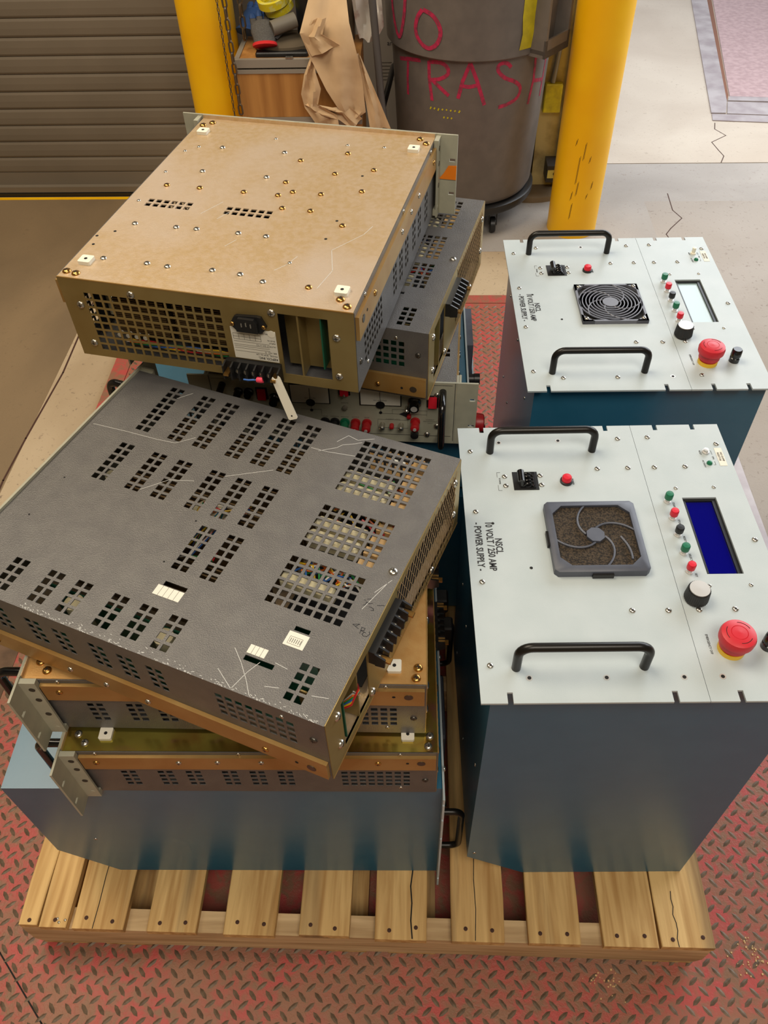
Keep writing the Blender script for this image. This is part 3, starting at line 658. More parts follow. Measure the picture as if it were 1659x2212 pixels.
        for u, v in ((fu0+.008, fv0+.008), (fu1-.008, fv0+.008), (fu1-.008, fv1-.008), (fu0+.008, fv1-.008)): inst(SC_ST, 'screw', fg, M @ T(u, v, .007))
    else:
        ff = MB(M); c = .006; h = .013
        def ring(d, cc): return [(f0+d+cc, g0+d), (f1-d-cc, g0+d), (f1-d, g0+d+cc), (f1-d, g1-d-cc), (f1-d-cc, g1-d), (f0+d+cc, g1-d), (f0+d, g1-d-cc), (f0+d, g0+d+cc)]
        R_ = [(ring(0, .005), 0), (ring(0, .005), h-.002), (ring(.0022, .005), h), (ring(.0095, .014), h), (ring(.0095, .014), h-.004)]
        vs = [(x, y, z) for rg, z in R_ for x, y in rg]; fs = []
        for k in range(4):
            for i in range(8): j = (i+1) % 8; fs.append((k*8+i, k*8+j, k*8+8+j, k*8+8+i))
        ff.add(vs, fs); cuu, cvv = (f0+f1)/2, (g0+g1)/2
        def spiral(a0, r1, sweep, n=12, r0=.013): return [(cuu+(r0+(r1-r0)*s_/n)*math.cos(a0+sweep*(s_/n)**.8), cvv+(r0+(r1-r0)*s_/n)*math.sin(a0+sweep*(s_/n)**.8), h-.002) for s_ in range(n+1)]
        for a0, r1, s0 in ((150, .054, 0), (60, .056, 0), (-30, .054, 0), (240, .055, 0)):
            ff.tube(spiral(math.radians(a0+20), r1, -1.25), .0015, 6)
        ff.tube(spiral(math.radians(-5), .060, -.7, r0=.034), .0015, 6)
        ff.prism([(cuu+.013*math.cos(a*PI/4+.3), cvv+.013*math.sin(a*PI/4+.3)) for a in range(8)], h-.004, h)
        ff = ff.obj('filter_frame', M_violet, t)
        MB(M).box(f0+.006, f1-.006, g0+.006, g1-.006, .0002, h-.0045).obj('filter_foam', M_foam, ff)
        if variant == 'filter': MB(M).box(f0+.05, f0+.078, g0-.0035, g0, .0002, .007).box(f0-.003, f0, g0+.05, g0+.075, .0002, .007).obj('frame_clip', M_black, ff)
    if variant == 'side':
        for u_, v_, w_ in ((.335, .09, .022), (.335, .150, .028)) if parent_loc[1] < .3 else (): MB(M).bbox(u_-.02, u_+.02, v_-.014, v_+.014, .0002, w_, .003).obj('connector_block', M_black, t)
        return t
    # buttons
    for k, (v, m_) in enumerate(zip((.319, .287, .2561, .2237, .1919), (M_green, M_red, M_black, M_green, M_red))):
        o = MB(M).lathe([(.0052, 0), (.0052, .002), (.0034, .0022), (.0034, .009)], c=(.2928, v, 0), n=18).obj('push_button', M_alu, t)
        MB(M).lathe([(.0056, .008), (.0058, .0095), (.0058, .0165), (.0050, .0182), (.001, .0184)], c=(.2928, v, 0), n=20).obj('button_cap', m_, o)
    kb = MB(M)
    n = 36; vs = []; pr = [(.0158, .003), (.0158, .004), (.0145, .021), (.0138, .022)]
    for r_, z in pr:
        for i in range(n*2): a = PI*i/n; rr = r_*(1 if i % 2 else .95); vs.append((.2900+rr*math.cos(a), .1478+rr*math.sin(a), z))
    fs = [(k*2*n+i, k*2*n+(i+1) % (2*n), (k+1)*2*n+(i+1) % (2*n), (k+1)*2*n+i) for k in range(3) for i in range(2*n)]+[tuple(range(6*n, 8*n))]
    kb.add(vs, fs); kb = kb.obj('rotary_knob', M_black, t)
    MB(M).lathe([(.0128, .0218), (.0128, .0232), (.001, .0234)], c=(.29, .1478, 0), n=32).obj('knob_cap', M_alu, kb)
    es = MB(M).lathe([(.0165, 0), (.0165, .007)], c=(.3142, .0715, 0), n=36).obj('emergency_stop', M_yellowp, t)
    eb = MB(M).lathe([(.0150, .007), (.0150, .010), (.0175, .011), (.0180, .020), (.0215, .023), (.0220, .030), (.0205, .0345), (.016, .0365), (.0102, .0372), (.0098, .0366), (.0093, .0372), (.001, .038)], c=(.3142, .0715, 0), n=44)
    eb = eb.obj('stop_button', M_redd, es)
    b = MB(M)
    for k in range(3): b.tube([(.3142+.0152*math.cos(2.1*k+.1*i+.4), .0715+.0152*math.sin(2.1*k+.1*i+.4), .0366) for i in range(12)], .0004, 5)
    b.obj('arrow_marks', M_slot, eb)
    MB(M).lathe([(.0085, 0), (.0085, .008), (.0072, .009), (.0072, .011), (.0088, .012), (.0085, .023), (.0070, .025), (.001, .025)], c=(.3598, .0745, 0), n=28).obj('fuse_holder', M_blackg, t)
    rb = MB(M).lathe([(.0055, 0), (.0055, .0025), (.0035, .003), (.0038, .0065 if variant != 'guard' else .013), (.001, .0068 if variant != 'guard' else .0135)], c=(.3735, .4195, 0), n=20).obj('reset_button', M_whitep if variant == 'guard' else M_alu, t)
    MB(M).lathe([(.0042, 0), (.0042, .002), (.003, .004), (.001, .0046)], c=(.3735, .3955, 0), n=20).obj('status_light', M_green, t)
    st = MB(M).box(.3885, .3995, .3903, .4285, .00005, .0004).obj('sticker', M_label, t)
    if full:
        def tx(s, u, v, size, sx=1.0, m_=M_ink, bold=0): return text_mesh('t', s, size, m_, M @ T(u, v, .0002) @ RZ(-90), t, sx, .0001, bold=bold)
        tx('NSCL', .0432, .2410, .0136, .84, bold=.0003); tx('10 VOLT / 250 AMP', .0318, .2418, .0136, .77, bold=.0003); tx('- POWER SUPPLY -', .0160, .2412, .0136, .77, bold=.0003)
        tx('EMERGENCY OFF', .2895, .0790, .0042, .9)
        tx('POWER', .1640, .3620, .0036); tx('POWER', .0560, .3650, .0036)
        for s_, v in (('START', .312), ('STOP', .280), ('RESET', .249), ('SELECT', .2165), ('SET', .1865)): tx(s_, .3010, v, .0040)
        tx('RESET', .3655, .4190, .0036); tx('ACTIVITY', .3655, .3950, .0036); tx('CPU', .3822, .4075, .0036)
        text_mesh('t', 'NO DUMP', .0042, M_ink, M @ T(.3962, .4095, .0006) @ RZ(-90), t, 1, .0001); text_mesh('t', 'RESISTOR', .0042, M_ink, M @ T(.3915, .4095, .0006) @ RZ(-90), t, 1, .0001)
        b = MB(M)
        b.strokes([[(.058, .383), (.053, .383), (.053, .373)], [(.058, .346), (.053, .346), (.053, .357)], [(.380, .4225), (.3825, .4225), (.3825, .4145)], [(.380, .3925), (.3825, .3925), (.3825, .400)]], .0004, .0002, .0001)
        b.obj('printed_lines', M_ink, t)
    return t
z1 = HP+.6685
psu('blue-cased power supply nearest the camera on the right, fan covered by a foam filter', Matrix(), 'filter', (.7787, .0907, z1), .0323)
psu('blue-cased power supply behind the front one, fan with an open ringed guard', Matrix(), 'guard', (.8830, .6726, z1-.0065), .0219, hcut=.0068)
# screws on case sides
ps = [o for o in C.objects if o.name.startswith('power_supply')]
for t in ps[:2]:
    for v, w in ((.3791, -.274), (.2916, -.2745), (.10, -.10), (.40, -.08), (.25, -.08), (.06, -.30), (.38, -.5), (.2, -.5)): inst(SC_SM, 'screw', t, T(.0155, v, w) @ RY(-90))
    inst(SC_SM, 'screw', t, T(.027, .02, -.565) @ RX(90))
# lying units: u -> z, v -> -y, n -> x
ML = Matrix(((0, 0, 1, 0), (0, -1, 0, 0), (1, 0, 0, 0), (0, 0, 0, 1)))
def lying(x, y, z, rz, label, r=.6715):
    M = T(r+.003, .4626, -.0155) @ ML
    return psu(label, M, 'side', (x, y, z), rz, L=.387, split=.262, u1=.382)
b1 = lying(.0712, .0966, HP+.0005, .0245, 'blue-cased power supply lying on its side at the front left under the stacked units')
inst(SC_SM, 'screw', b1, T(.0896, 0, .1577) @ RX(90))
lying(.150, .690, HP+.0160, .0, 'blue-cased power supply lying on its side at the bottom of the rear stack')
# slim blue unit between the lying one and the bench supply
sl_ = thing('power_supply', 'slim blue-cased unit with red knob under the silver bipolar supply', 'power supply', (.142, .7045, .5205), 0)
MB().bbox(0, .652, 0, .44, 0, .1405, .002).obj('case', M_blue, sl_)
MB().sheet(-.01, .47, -.012, .1455, .6525, .656, [(.02, .03, .13, .2), (.44, .45, .13, .2)], plane='yz').obj('front_panel', M_white, sl_)
MB(T(.656, .07, .104)).lathe([(.006, 0), (.006, .010), (.018, .010), (.019, .014), (.017, .026), (.014, .028), (.001, .028)], n=20, axis='x').obj('red_knob', M_redk, sl_)
MB(T(.656, .186, .116)).lathe([(.010, 0), (.010, .012), (.011, .013), (.011, .024), (.001, .024)], n=20, axis='x').obj('fuse_holder', M_black, sl_)
MB(T(.656, .27, .01)).box(0, .014, 0, .13, 0, .125).obj('filter_frame', M_violet, sl_)
for y in (.02, .13, .24, .35): inst(SC_SM, 'screw', sl_, T(.64, y, .1405))
# ------------------------------------------------------------------ rack amplifiers ("kepco" form)
KD, KW, KH = .5204, .4233, .1297
PT, HS = .0127, .0089
COLS = [.070, .1232, .1638, .216, .2558, .296]
def grid(x, y, nx_, ny_): return [(x+i*PT, x+i*PT+HS, y+j*PT, y+j*PT+HS) for i in range(nx_) for j in range(ny_)]
TOPV = []
for x in COLS: TOPV += grid(x, .3105, 2, 8)+grid(x, .2080, 2, 6)+grid(x, .0130, 2, 4)
for x in COLS[4:]: TOPV += grid(x, .1172, 2, 6)
TOPV += grid(.4646, .0130, 2, 4)+grid(.3848, .3100, 8, 8)+grid(.3848, .2080, 8, 6)+grid(.3848, .1175, 8, 6)
SLOTS = [(.262, .293, .0915, .098), (.436, .455, .094, .100), (.4015, .438, .0385, .045)]
SIDEV = []
for x in COLS: SIDEV += grid(x-.004, .0605, 2, 4)
SIDEV += grid(.3833, .0605, 8, 4)
def kepco(label, loc, rz, U, vents=True, bottom_vents=False, square_grid=False, hnd='both', bottom_mat=None, detail=True, lip=.0065, utop=.004, elo=None, feet=True):
    elo = KH+utop if elo is None else elo
    t = thing('bipolar_amplifier', label, 'rack amplifier', loc, rz)
    cov = MB(U)
    cov.sheet(0, KD-.001, 0, KW, KH-.0014, KH, TOPV+SLOTS if vents else [])
    cov.sheet(0, KD-.001, .0, KH-.0014, 0, .0012, SIDEV, plane='xz')
    cov.sheet(0, KD-.001, .0, KH-.0014, KW-.0012, KW, SIDEV, plane='xz')
    cov.obj('cover', M_cover, t)
    bm = bottom_mat or M_zinc
    bh = [(KD-(.0337+i*PT*1.0)-HS, KD-(.0337+i*PT)-HS+HS, 0, 0) for i in range(0)]
    hb_ = []
    if bottom_vents:     # given in seen frame: xa = W - y, ya = D - x
        for xa in (.0345, .1628):
            for i in range(6):
                for j in range(2): hb_.append((KD-(.206+j*.0128)-HS, KD-(.206+j*.0128), KW-(xa+i*PT)-HS, KW-(xa+i*PT)))
    MB(U).sheet(.0005, KD-.0005, .0016, KW-.0016, -.0004, .0014, hb_).obj('bottom_plate', bm, t)
    MB(U).box(KD-.0012, KD+.0004, .0012, KW-.0012, -.0007, .0009).obj('folded_edge', M_railz, t)
    # rails on both sides
    for y0_, y1_ in ((-.0052, -.0001), (KW+.0001, KW+.0052)): 
        MB(U).box(.022, KD-.003, y0_, y1_, .0075, .0435).obj('side_rail', M_railz, t)
    # rear panel
    W0, W1, Z0, Z1 = .0367, .1056, .0145, .1137
    gh = [(.187+i*.01365, .187+i*.01365+.0104, .0208+j*.01235, .0208+j*.01235+.0094) for i in range(15) for j in range(8)] if square_grid else [(.196, .402, .014, .116)]
    MB(U).sheet(.0008, KW-.0008, 0.0003, KH-.0003, KD-.0012, KD, gh+[(W0, W1, Z0, Z1)], plane='yz').box(KD-.007, KD-.0012, .0014, KW-.0014, -.0003, .0014).obj('rear_panel', M_zincd, t)
    if not square_grid:
        g = MB(U); ny_ = 18; nz_ = 9; dy = (.404-.194)/ny_; dz = (.118-.012)/nz_
        for j in range(nz_+1):
            zc = .012+j*dz
            pts = [(KD+.0006, .194+i*dy/2*1, zc+((dz*.5) if i % 2 else -(dz*.5))*(1 if j % 2 == 0 else -1)) for i in range(ny_*2+1)]
            for p, q in zip(pts, pts[1:]):
                g.add([(p[0]-.0002, p[1], p[2]-.0007), (p[0]-.0002, q[1], q[2]-.0007), (p[0]-.0002, q[1], q[2]+.0007), (p[0]-.0002, p[1], p[2]+.0007), (p[0]+.0004, p[1], p[2]-.0007), (p[0]+.0004, q[1], q[2]-.0007), (p[0]+.0001, q[1], q[2]+.0007), (p[0]+.0001, p[1], p[2]+.0007)],
                      [(3, 2, 1, 0), (4, 5, 6, 7), (0, 1, 5, 4), (2, 3, 7, 6)])
        g.obj('expanded_mesh_grille', mat_mesh, t)
    # window contents
    MB(U).box(KD-.05, KD-.003, .034, .036, .012, .116).box(KD-.05, KD-.0015, .078, .0805, .012, .116).box(KD-.030, KD-.028, .036, .108, .012, .116).obj('inner_bracket', M_zincd, t)
    MB(U).box(KD-.12, KD-.004, .0475, .0495, .014, .10).obj('circuit_board', M_pcb, t)
    # terminal block
    ty0, ty1 = .1095, .190
    if square_grid: tb = MB(U); zt0, zt1 = .0975, .127; 
    else: tb = MB(U); zt0, zt1 = .088, .112
    tb.box(KD, KD+.009, ty0, ty1, zt0, zt1); n = 7; p_ = (ty1-ty0)/n
    for k in range(n+1): y = ty0+k*p_; tb.prism([(y-.0010, KD+.009), (y+.0010, KD+.009), (y+.0010, KD+.021), (y-.0010, KD+.021)] if False else [(KD+.008, zt0), (KD+.020, zt0+.002), (KD+.021, zt1-.006), (KD+.008, zt1)], y-.0012, y+.0012, axis='y')
    tb = tb.obj('terminal_block', M_black, t)
    for k in range(n):
        y = ty0+(k+.5)*p_
        MB(U).lathe([(.0032, KD+.009), (.0032, KD+.0125), (.001, KD+.0135)], c=(0, y, (zt0+zt1)/2), n=12, axis='x').obj('terminal_screw', M_steel, tb)
    for k in (0, 6): MB(U).box(KD+.009, KD+.026, ty0+k*p_+.002, ty0+k*p_+.0095, (zt0+zt1)/2-.004, (zt0+zt1)/2-.001).obj('terminal_tab', M_brass, tb)
    # rear panel screws
    for y, z in ((KW-.1082, KH-.115), (KW-.0244, KH-.088), (KW-.025, KH-.0237), (KW-.3098, KH-.115), (KW-.3971, KH-.0886), (KW-.3967, KH-.0245)):
        inst(SC_BIGS, 'screw', t, U @ T(KD, y, z) @ RY(90))
    # side screws
    for x, z, m_ in ((.5035, .087, SC_DK), (.4373, .0214, SC_BR), (.2753, .0205, SC_ST), (.2142, .0208, SC_ST), (.1598, .022, SC_ST), (.044, .022, SC_BR)):
        yy = -.0052 if z < .05 else 0
        inst(m_, 'screw', t, U @ T(x, yy, z) @ RX(90)); 
        inst(m_, 'screw', t, U @ T(x, KW-yy, z) @ RX(-90))
    for yy, rx in ((-.0053, 90), (KW+.0053, -90)):
        inst(HOLE, 'rail_hole', t, U @ T(.478, yy, .021) @ RX(rx)); inst(MB().lathe([(.0058, 0), (.0058, .0006)], n=18).mesh('rail_hole', M_darkscrew), 'rail_hole', t, U @ T(.497, yy, .0215) @ RX(rx))
    for x, z in ((.468, .0035), (.245, .0035), (.045, .0035), (.468, .113)):
        inst(SC_SM, 'screw', t, U @ T(x, 0, z+.001) @ RX(90)); inst(SC_SM, 'screw', t, U @ T(x, KW, z+.001) @ RX(-90))
    # bottom plate screws and feet (seen when the unit lies upside down)
    FT = MB(U)
    for x, y in ((.055, .0265), (.0575, KW-.0255), (.4785, .0275), (.4785, KW-.0255)) if feet else ():
        MB(U).add([], []).prism([(x-.009, y-.0075), (x-.0075, y-.009), (x+.0075, y-.009), (x+.009, y-.0075), (x+.009, y+.0075), (x+.0075, y+.009), (x-.0075, y+.009), (x-.009, y+.0075)], -.0058, -.0005).lathe([(.0024, -.0061), (.0024, -.0058)], c=(x, y, 0), n=12, mi=1).obj('rubber_foot', [M_whitep, M_slot], t)
    for x, y in ((.0297, .410), (.0175, .397), (.0135, .0247), (.0285, .0112), (.5085, .0125), (.4945, .0255), (.5065, KW-.0099), (.5090, KW-.0250)):
        inst(SC_BIG if bottom_mat is not M_zincy else SC_BIGS, 'screw', t, U @ T(x, y, -.0004) @ RX(180))
    # front panel, ears
    MB(U).box(-.0035, .0, -.0005, KW+.0005, -lip, KH+(utop if U == UP or U is UK_ else 0)).box(0, .0012, .002, KW-.002, -lip+.0003, 0, 1).obj('front_panel', [M_panelg, M_zinc], t)
    for s_, yb in ((-1, 0), (1, KW)):
        e = MB(U); ye = yb+s_*.037; elo_ = elo if (U is not FL or s_ > 0) else KH-.001; ya, yc = sorted((ye, yb+s_*.0008))
        sl = [(min(ye, ye-s_*.016)+.003, min(ye, ye-s_*.016)+.013, z, z+.0055) for z in (.0335, .0925)]
        e.sheet(ya, yc, -lip, elo_, -.0035, -.0003, sl, plane='yz')
        y0_, y1_ = sorted((yb+s_*.0053, yb+s_*.0083))
        e.box(-.0003, .021, y0_, y1_, -.004, min(elo_-.001, KH+.002))
        a_, b_ = sorted((yb+s_*.0006, yb+s_*.0053)); e.box(-.0003, .021, a_, b_, -.004, .012); e.box(-.0003, .021, a_, b_, KH-.012, KH-.001)
        e = e.obj('rack_ear', M_panelg, t)
        for z in (.015, .054, .092, .118):
            inst(MB().lathe([(.0042, 0), (.0042, .0005)], n=18).mesh('ear_screw_hole', M_panelg if z < .02 else M_darkscrew), 'ear_screw_hole', e, U @ T(.0125, yb+s_*.0083, KH-z) @ RX(-90*s_))
    hy = {'both': (.022, KW-.022), 'none': ()}[hnd]
    for y in hy:
        MB(U).tube(bar_handle((-.003, y, .018), (-.003, y, .112), (-.045, 0, 0), .006), .0062, 12).obj('handle', M_blackg, t)
    return t
mat_mesh = mat('mesh_grille_metal', rgb(190, 160, 120), .4, .6)
UK_ = T(KW, 0, 0) @ RZ(90); UP = Matrix(); FL = T(0, KW, KH) @ RX(180)
def interior(t, U, big=True):
    MB(U).box(.365, .505, .115, .412, .012, .014).obj('inner_tray', M_slot, t)
    b = MB(U)
    for v in (.352, .3285, .262, .2385, .165):
        b.bbox(.380, .4515, v-.0085, v+.0085, .100, .1195, .003)
    b.obj('power_resistor', M_cream, t)
    b = MB(U)
    for k in range(10): b.box(.458, .480, .215+k*.020, .227+k*.020, .06, .116)
    b.obj('terminal_strip', M_tan, t)
    MB(U).box(.30, .50, .02, .112, .045, .047).box(.05, .34, .010, .012, .01, .10).box(.1, .33, .06, .062, .01, .09).box(.375, .46, .134, .1365, .02, .095).obj('circuit_board', M_pcb, t)
    b = MB(U)
    for k in range(9): b.box(.06, .36, .115+k*.0065, .117+k*.0065, .01, .085)
    for k in range(14): b.box(.055, .35, .31+k*.007, .3125+k*.007, .01, .082)
    for k in range(9): b.box(.055, .35, .212+k*.008, .2145+k*.008, .01, .084)
    b.obj('heat_sink', M_bronze, t)
    b = MB(U)
    for x, y, rr in ((.23, .235, .022), (.155, .045, .012), (.285, .045, .012), (.07, .245, .012)): MB(U).lathe([(rr, .01), (rr, .098)], c=(x, y, 0), n=18).obj('capacitor', M_cream, t)
    for k in range(7):
        b = MB(U)
        for q in range(6):
            c0 = random.choice((.352, .300, .195, .185, .2, .275)); x = random.uniform(.375, .45)
            if q < 4: pts = [(x+random.uniform(-.01, .01)+j*.012, c0+math.sin(j*1.3+q+k)*.012, .110+.006*math.sin(j*2+q)) for j in range(6)]
            else: pts = [(.22+j*.016, random.choice((.15, .24, .25))+math.sin(j+q)*.01, .105) for j in range(5)]
            b.tube(pts, .0014, 6)
        b.obj('wiring', WIRES[k], t)
    b = MB(U)
A = kepco('upside-down rack amplifier with bare tan zinc bottom, on top of the rear stack', (.2041, .5765, .9359), -.2098,
          Matrix(((0, -1, 0, KW), (-1, 0, 0, KD), (0, 0, -1, KH), (0, 0, 0, 1))), vents=False, bottom_vents=True, square_grid=True)
Bq = kepco('grey perforated rack amplifier lying askew across the top of the front left stack', (.122, .1931, .7655), -.3687, UP, lip=.0003, feet=False)
Cq = kepco('upside-down rack amplifier directly under the askew grey one, cream rack ear at left', (.1951, .1315, .6282), .0038, FL, vents=False, bottom_mat=M_zincc, elo=KH-.0005)
Dq = kepco('upside-down rack amplifier with shiny yellow bottom resting on the front blue case', (.2128, .0973, .4921), .0195, FL, vents=False, bottom_mat=M_zincy)
Eq = kepco('grey perforated rack amplifier sticking out beneath the tan-bottomed one in the rear stack', (.2118, .7612, .8003), -.2491, UP, hnd='none', lip=.0015, utop=.0002, feet=False)
interior(Bq, UP); interior(Eq, UP)
# --- A: underside screws, rear inlet, label, wiring, link bar
seen = [(.0247, .0419, 0), (.0445, .0546, 1), (.0009, .1094, 0), (.0262, .1265, 0), (.0119, .0868, 0), (.1107, .0549, 1), (.1421, .053, 1), (.2068, .057, 1), (.2479, .0551, 1), (.2843, .0443, 1), (.3486, .0443, 2), (.3048, .0964, 3), (.2491, .1562, 1), (.2064, .1567, 1), (.1421, .1555, 1), (.1105, .1544, 1), (.0457, .1521, 1),
        (.0426, .2726, 2), (.0976, .2742, 2), (.0214, .3145, 3), (.08, .3276, 1), (.08, .4142, 1), (.0392, .4099, 3), (.0222, .3907, 3), (.1574, .4631, 3), (.1891, .416, 1), (.2244, .3939, 2), (.1887, .3281, 1), (.2246, .3179, 2), (.2454, .2899, 2), (.2262, .2756, 2), (.1704, .275, 2), (.2455, .2387, 2), (.2898, .2391, 2), (.3486, .2069, 2), (.2904, .2914, 2), (.2926, .3597, 2), (.3501, .3839, 2), (.3495, .3122, 2), (.2934, .4328, 2), (.2843, .4624, 3), (.3465, .4656, 3), (.3369, .3621, 0), (.3352, .1674, 0), (.3366, .2194, 0), (.0202, .2181, 3), (.3958, .0443, 3)]
for xa, ya, k in seen:
    xa = max(xa, .006)
    if k == 0: inst(HOLE, 'small_hole', A, T(xa, ya, KH+.0004))
    else: inst({1: SC_BIGS, 2: SC_BIG, 3: SC_SM}[k], 'screw', A, T(xa, ya, KH+.0004) @ RZ(random.uniform(0, 90)) @ Matrix.Scale(.82 if k < 3 else 1, 4))
iec = MB().prism([(.2498, .0925), (.2575, .0835), (.2610, .0825), (.2900, .0820), (.2945, .0835), (.3014, .0930), (.2950, .1075), (.2900, .1085), (.2600, .1065), (.2565, .1045)], -.005, 0, axis='y')
iec.prism([(.2600, .0850), (.2905, .0850), (.2905, .1000), (.2865, .1060), (.2640, .1060), (.2600, .1000)], -.010, -.005, axis='y').obj('power_inlet', M_black, A)
MB().prism([(.2625, .0868), (.288, .0868), (.288, .0990), (.285, .1035), (.2655, .1035), (.2625, .0990)], -.0103, -.0099, axis='y').obj('inlet_recess', M_slot, A)
b = MB()
for x, z in ((.2690, .097), (.2755, .0985), (.2820, .097)): b.box(x-.0009, x+.0009, -.0112, -.010, z-.003, z+.003)
b.obj('inlet_pin', M_steel, A)
for x in (.2535, .2975): inst(SC_BR, 'screw', A, T(x, -.005, .0935) @ RX(90) @ Matrix.Scale(.7, 4))
lb = MB().box(.2465, .3112, -.0006, -.0001, .0340, .0850).obj('rating_label', M_label, A)
def rt(s, x, z, size, sx=1, al='LEFT', bold=0): text_mesh('t', s, size, M_ink, T(x, -.0007, z) @ RX(90) @ RZ(180), A, sx, .00005, al, bold)
rt('KEPCO, INC.', .3095, .0385, .0050, 1.0, bold=.0001); rt('MODEL  BOP 36-12M', .3095, .0440, .0034); rt('SER. NO.  D', .3095, .0490, .0034); rt('OUTPUT DC: 0 TO', .3095, .0600, .0034); rt('INPUT', .3095, .0655, .0034); rt('50-65 Hz', .3095, .0695, .0030); rt('SEE INSTRUCTION MANUAL', .3000, .0800, .0032)
b = MB()
for z in (.0465, .0515, .0548, .0575, .0625): b.box(.2485, .300, -.0008, -.0006, z-.0002, z+.0002)
for z in (.0660, .0705, .0755): b.box(.2490, .2890, -.0008, -.0006, z-.0002, z+.0002)
for x in (.2490, .2570, .2650, .2730, .2810, .2890): b.box(x-.0002, x+.0002, -.0008, -.0006, .066, .0755)
b.obj('printed_lines', M_inkg, A)
MB().lathe([(.0055, -.0012), (.0055, -.0008), (.0001, -.0008)], c=(.3055, 0, .0812), n=24, axis='y').obj('ce_sticker', M_whitep, A)
rt('CE', .3090, .0812, .0058)
b = MB()
for k in range(22):
    z = .030+k*.0036
    b.box(.056, .134, .028, .09, z, z+.0016); b.box(.148, .226, .028, .09, z, z+.0016)
b.obj('heat_sink', M_bronze, A)
MB().box(.056, .134, .09, .093, .03, .11).box(.148, .226, .09, .093, .03, .11).box(.03, .05, .02, .024, .05, .112).obj('heat_sink_back', M_black, A)
MB().box(.034, .050, .03, .034, .055, .112).obj('inner_bracket', M_cream, A)
for k, wm in enumerate(WIRES):
    MB().tube([(.07+.02*j, .016+.003*math.sin(j+k), .022+.0025*math.sin(j*.9+k*1.7)) for j in range(9)], .0013, 6).obj('wiring', wm, A)
for k in range(4): MB().lathe([(.0035, .012), (.0035, .02)], c=(.062+k*.0135, 0, .034), n=10, axis='y').obj('connector_pin', M_whitep, A)
# link bar from terminal block, resting on the grey unit below
p0, p1 = Vector((.3105, -.021, .026)), Vector((.335, -.0345, -.0355)); d = (p1-p0); ln = d.length; d.normalize()
sx_ = Vector((1, .05, .4)); sx_ = (sx_-d*sx_.dot(d)).normalized(); nn = d.cross(sx_)
ML_ = Matrix((sx_, d, nn)).transposed().to_4x4(); ML_.translation = p0
lk = MB(ML_).prism([(-.0065, .003), (-.0045, 0), (-.002, .004), (.002, .004), (.0045, 0), (.0065, .003), (.0072, ln-.002), (.0055, ln), (-.0055, ln), (-.0072, ln-.002)], -.001, .001).lathe([(.0012, -.0014), (.0012, .0014)], c=(0, ln-.006, 0), n=10, mi=1).obj('link_bar', [M_whitep, M_slot], A)
inst(SC_BIG, 'screw', lk, ML_ @ T(0, .010, -.0011) @ RX(180) @ Matrix.Scale(.7, 4))
MB().tube([(.283, -.020, .015), (.289, -.021, .016), (.2915, -.0205, .0165)], .0042, 12).obj('crimp_sleeve', mat('pink_sleeve', rgb(236, 70, 96), .4), A)
MB().tube([(.262, -.020, .012), (.270, -.021, .013), (.283, -.020, .015)], .0013, 8).obj('jumper_wire', WIRES[2], A)
MB().prism([(.4300, .0600), (.4380, .0700), (.4460, .0840), (.4600, .0850), (.4600, .0600)], KD-.0012, KD-.0003, axis='y').obj('orange_tape', M_orange, A)
b = MB(); b.strokes([[(.360, .045), (.368, .09), (.352, .14), (.385, .19), (.392, .215)], [(.29, .075), (.302, .092), (.31, .115)], [(.13, .20), (.15, .24)], [(.16, .19), (.175, .22)], [(.2, .12), (.21, .14)]], .0007, .0001, KH+.0004)
b.obj('scratch_marks', M_scratch, A, kind='stuff')
# --- B: marks, stickers
b = MB()
sc = [[(.293, .31), (.269, .295), (.239, .276)], [(.321, .368), (.346, .369), (.384, .375)], [(.333, .366), (.354, .381), (.359, .389), (.374, .397), (.382, .403)], [(.349, .392), (.359, .409), (.375, .405), (.395, .416)], [(.5, .176), (.512, .2)], [(.496, .149), (.509, .194)],
      [(.008, .297), (.064, .301), (.111, .303), (.14, .306), (.161, .326)], [(.146, .213), (.172, .242), (.204, .253)], [(.09, .388), (.106, .407)], [(.386, .048), (.402, .034), (.418, .017), (.43, .002)], [(.382, .018), (.407, .002)], [(.408, .003), (.414, .026), (.421, .042)], [(.44, .018), (.455, .022)], [(.437, .048), (.453, .046)], [(.492, .027), (.51, .031)]]
b.strokes(sc, .0006, .0001, KH)
for _ in range(170): 
    x = random.choice((random.uniform(.12, .3), random.uniform(.3, .51))); y = abs(random.gauss(0, .003)); a = random.uniform(-.6, .6); l = random.uniform(.0006, .003)
    b.strokes([[(x, y+.0004), (x+l*math.cos(a), max(.0003, y+l*math.sin(a)))]], .0006, .0001, KH)
b.obj('scratch_marks', M_scratch, Bq, kind='stuff')
b = MB()
b.strokes([[(.516, .124), (.518, .121), (.516, .117), (.512, .116), (.51, .118), (.511, .121), (.513, .121)], [(.507, .118), (.506, .126), (.51, .126), (.51, .123), (.507, .122), (.511, .121)], [(.503, .123), (.495, .126), (.502, .129), (.499, .125)],
           [(.493, .162), (.495, .162)], [(.495, .155), (.497, .156), (.497, .160), (.501, .159), (.504, .161)], [(.496, .164), (.500, .166)], [(.502, .155), (.505, .155), (.508, .154), (.509, .152), (.506, .151)], [(.510, .160), (.515, .162), (.518, .163)]], .0009, .0001, KH)
b.obj('marker_writing', M_ink, Bq)
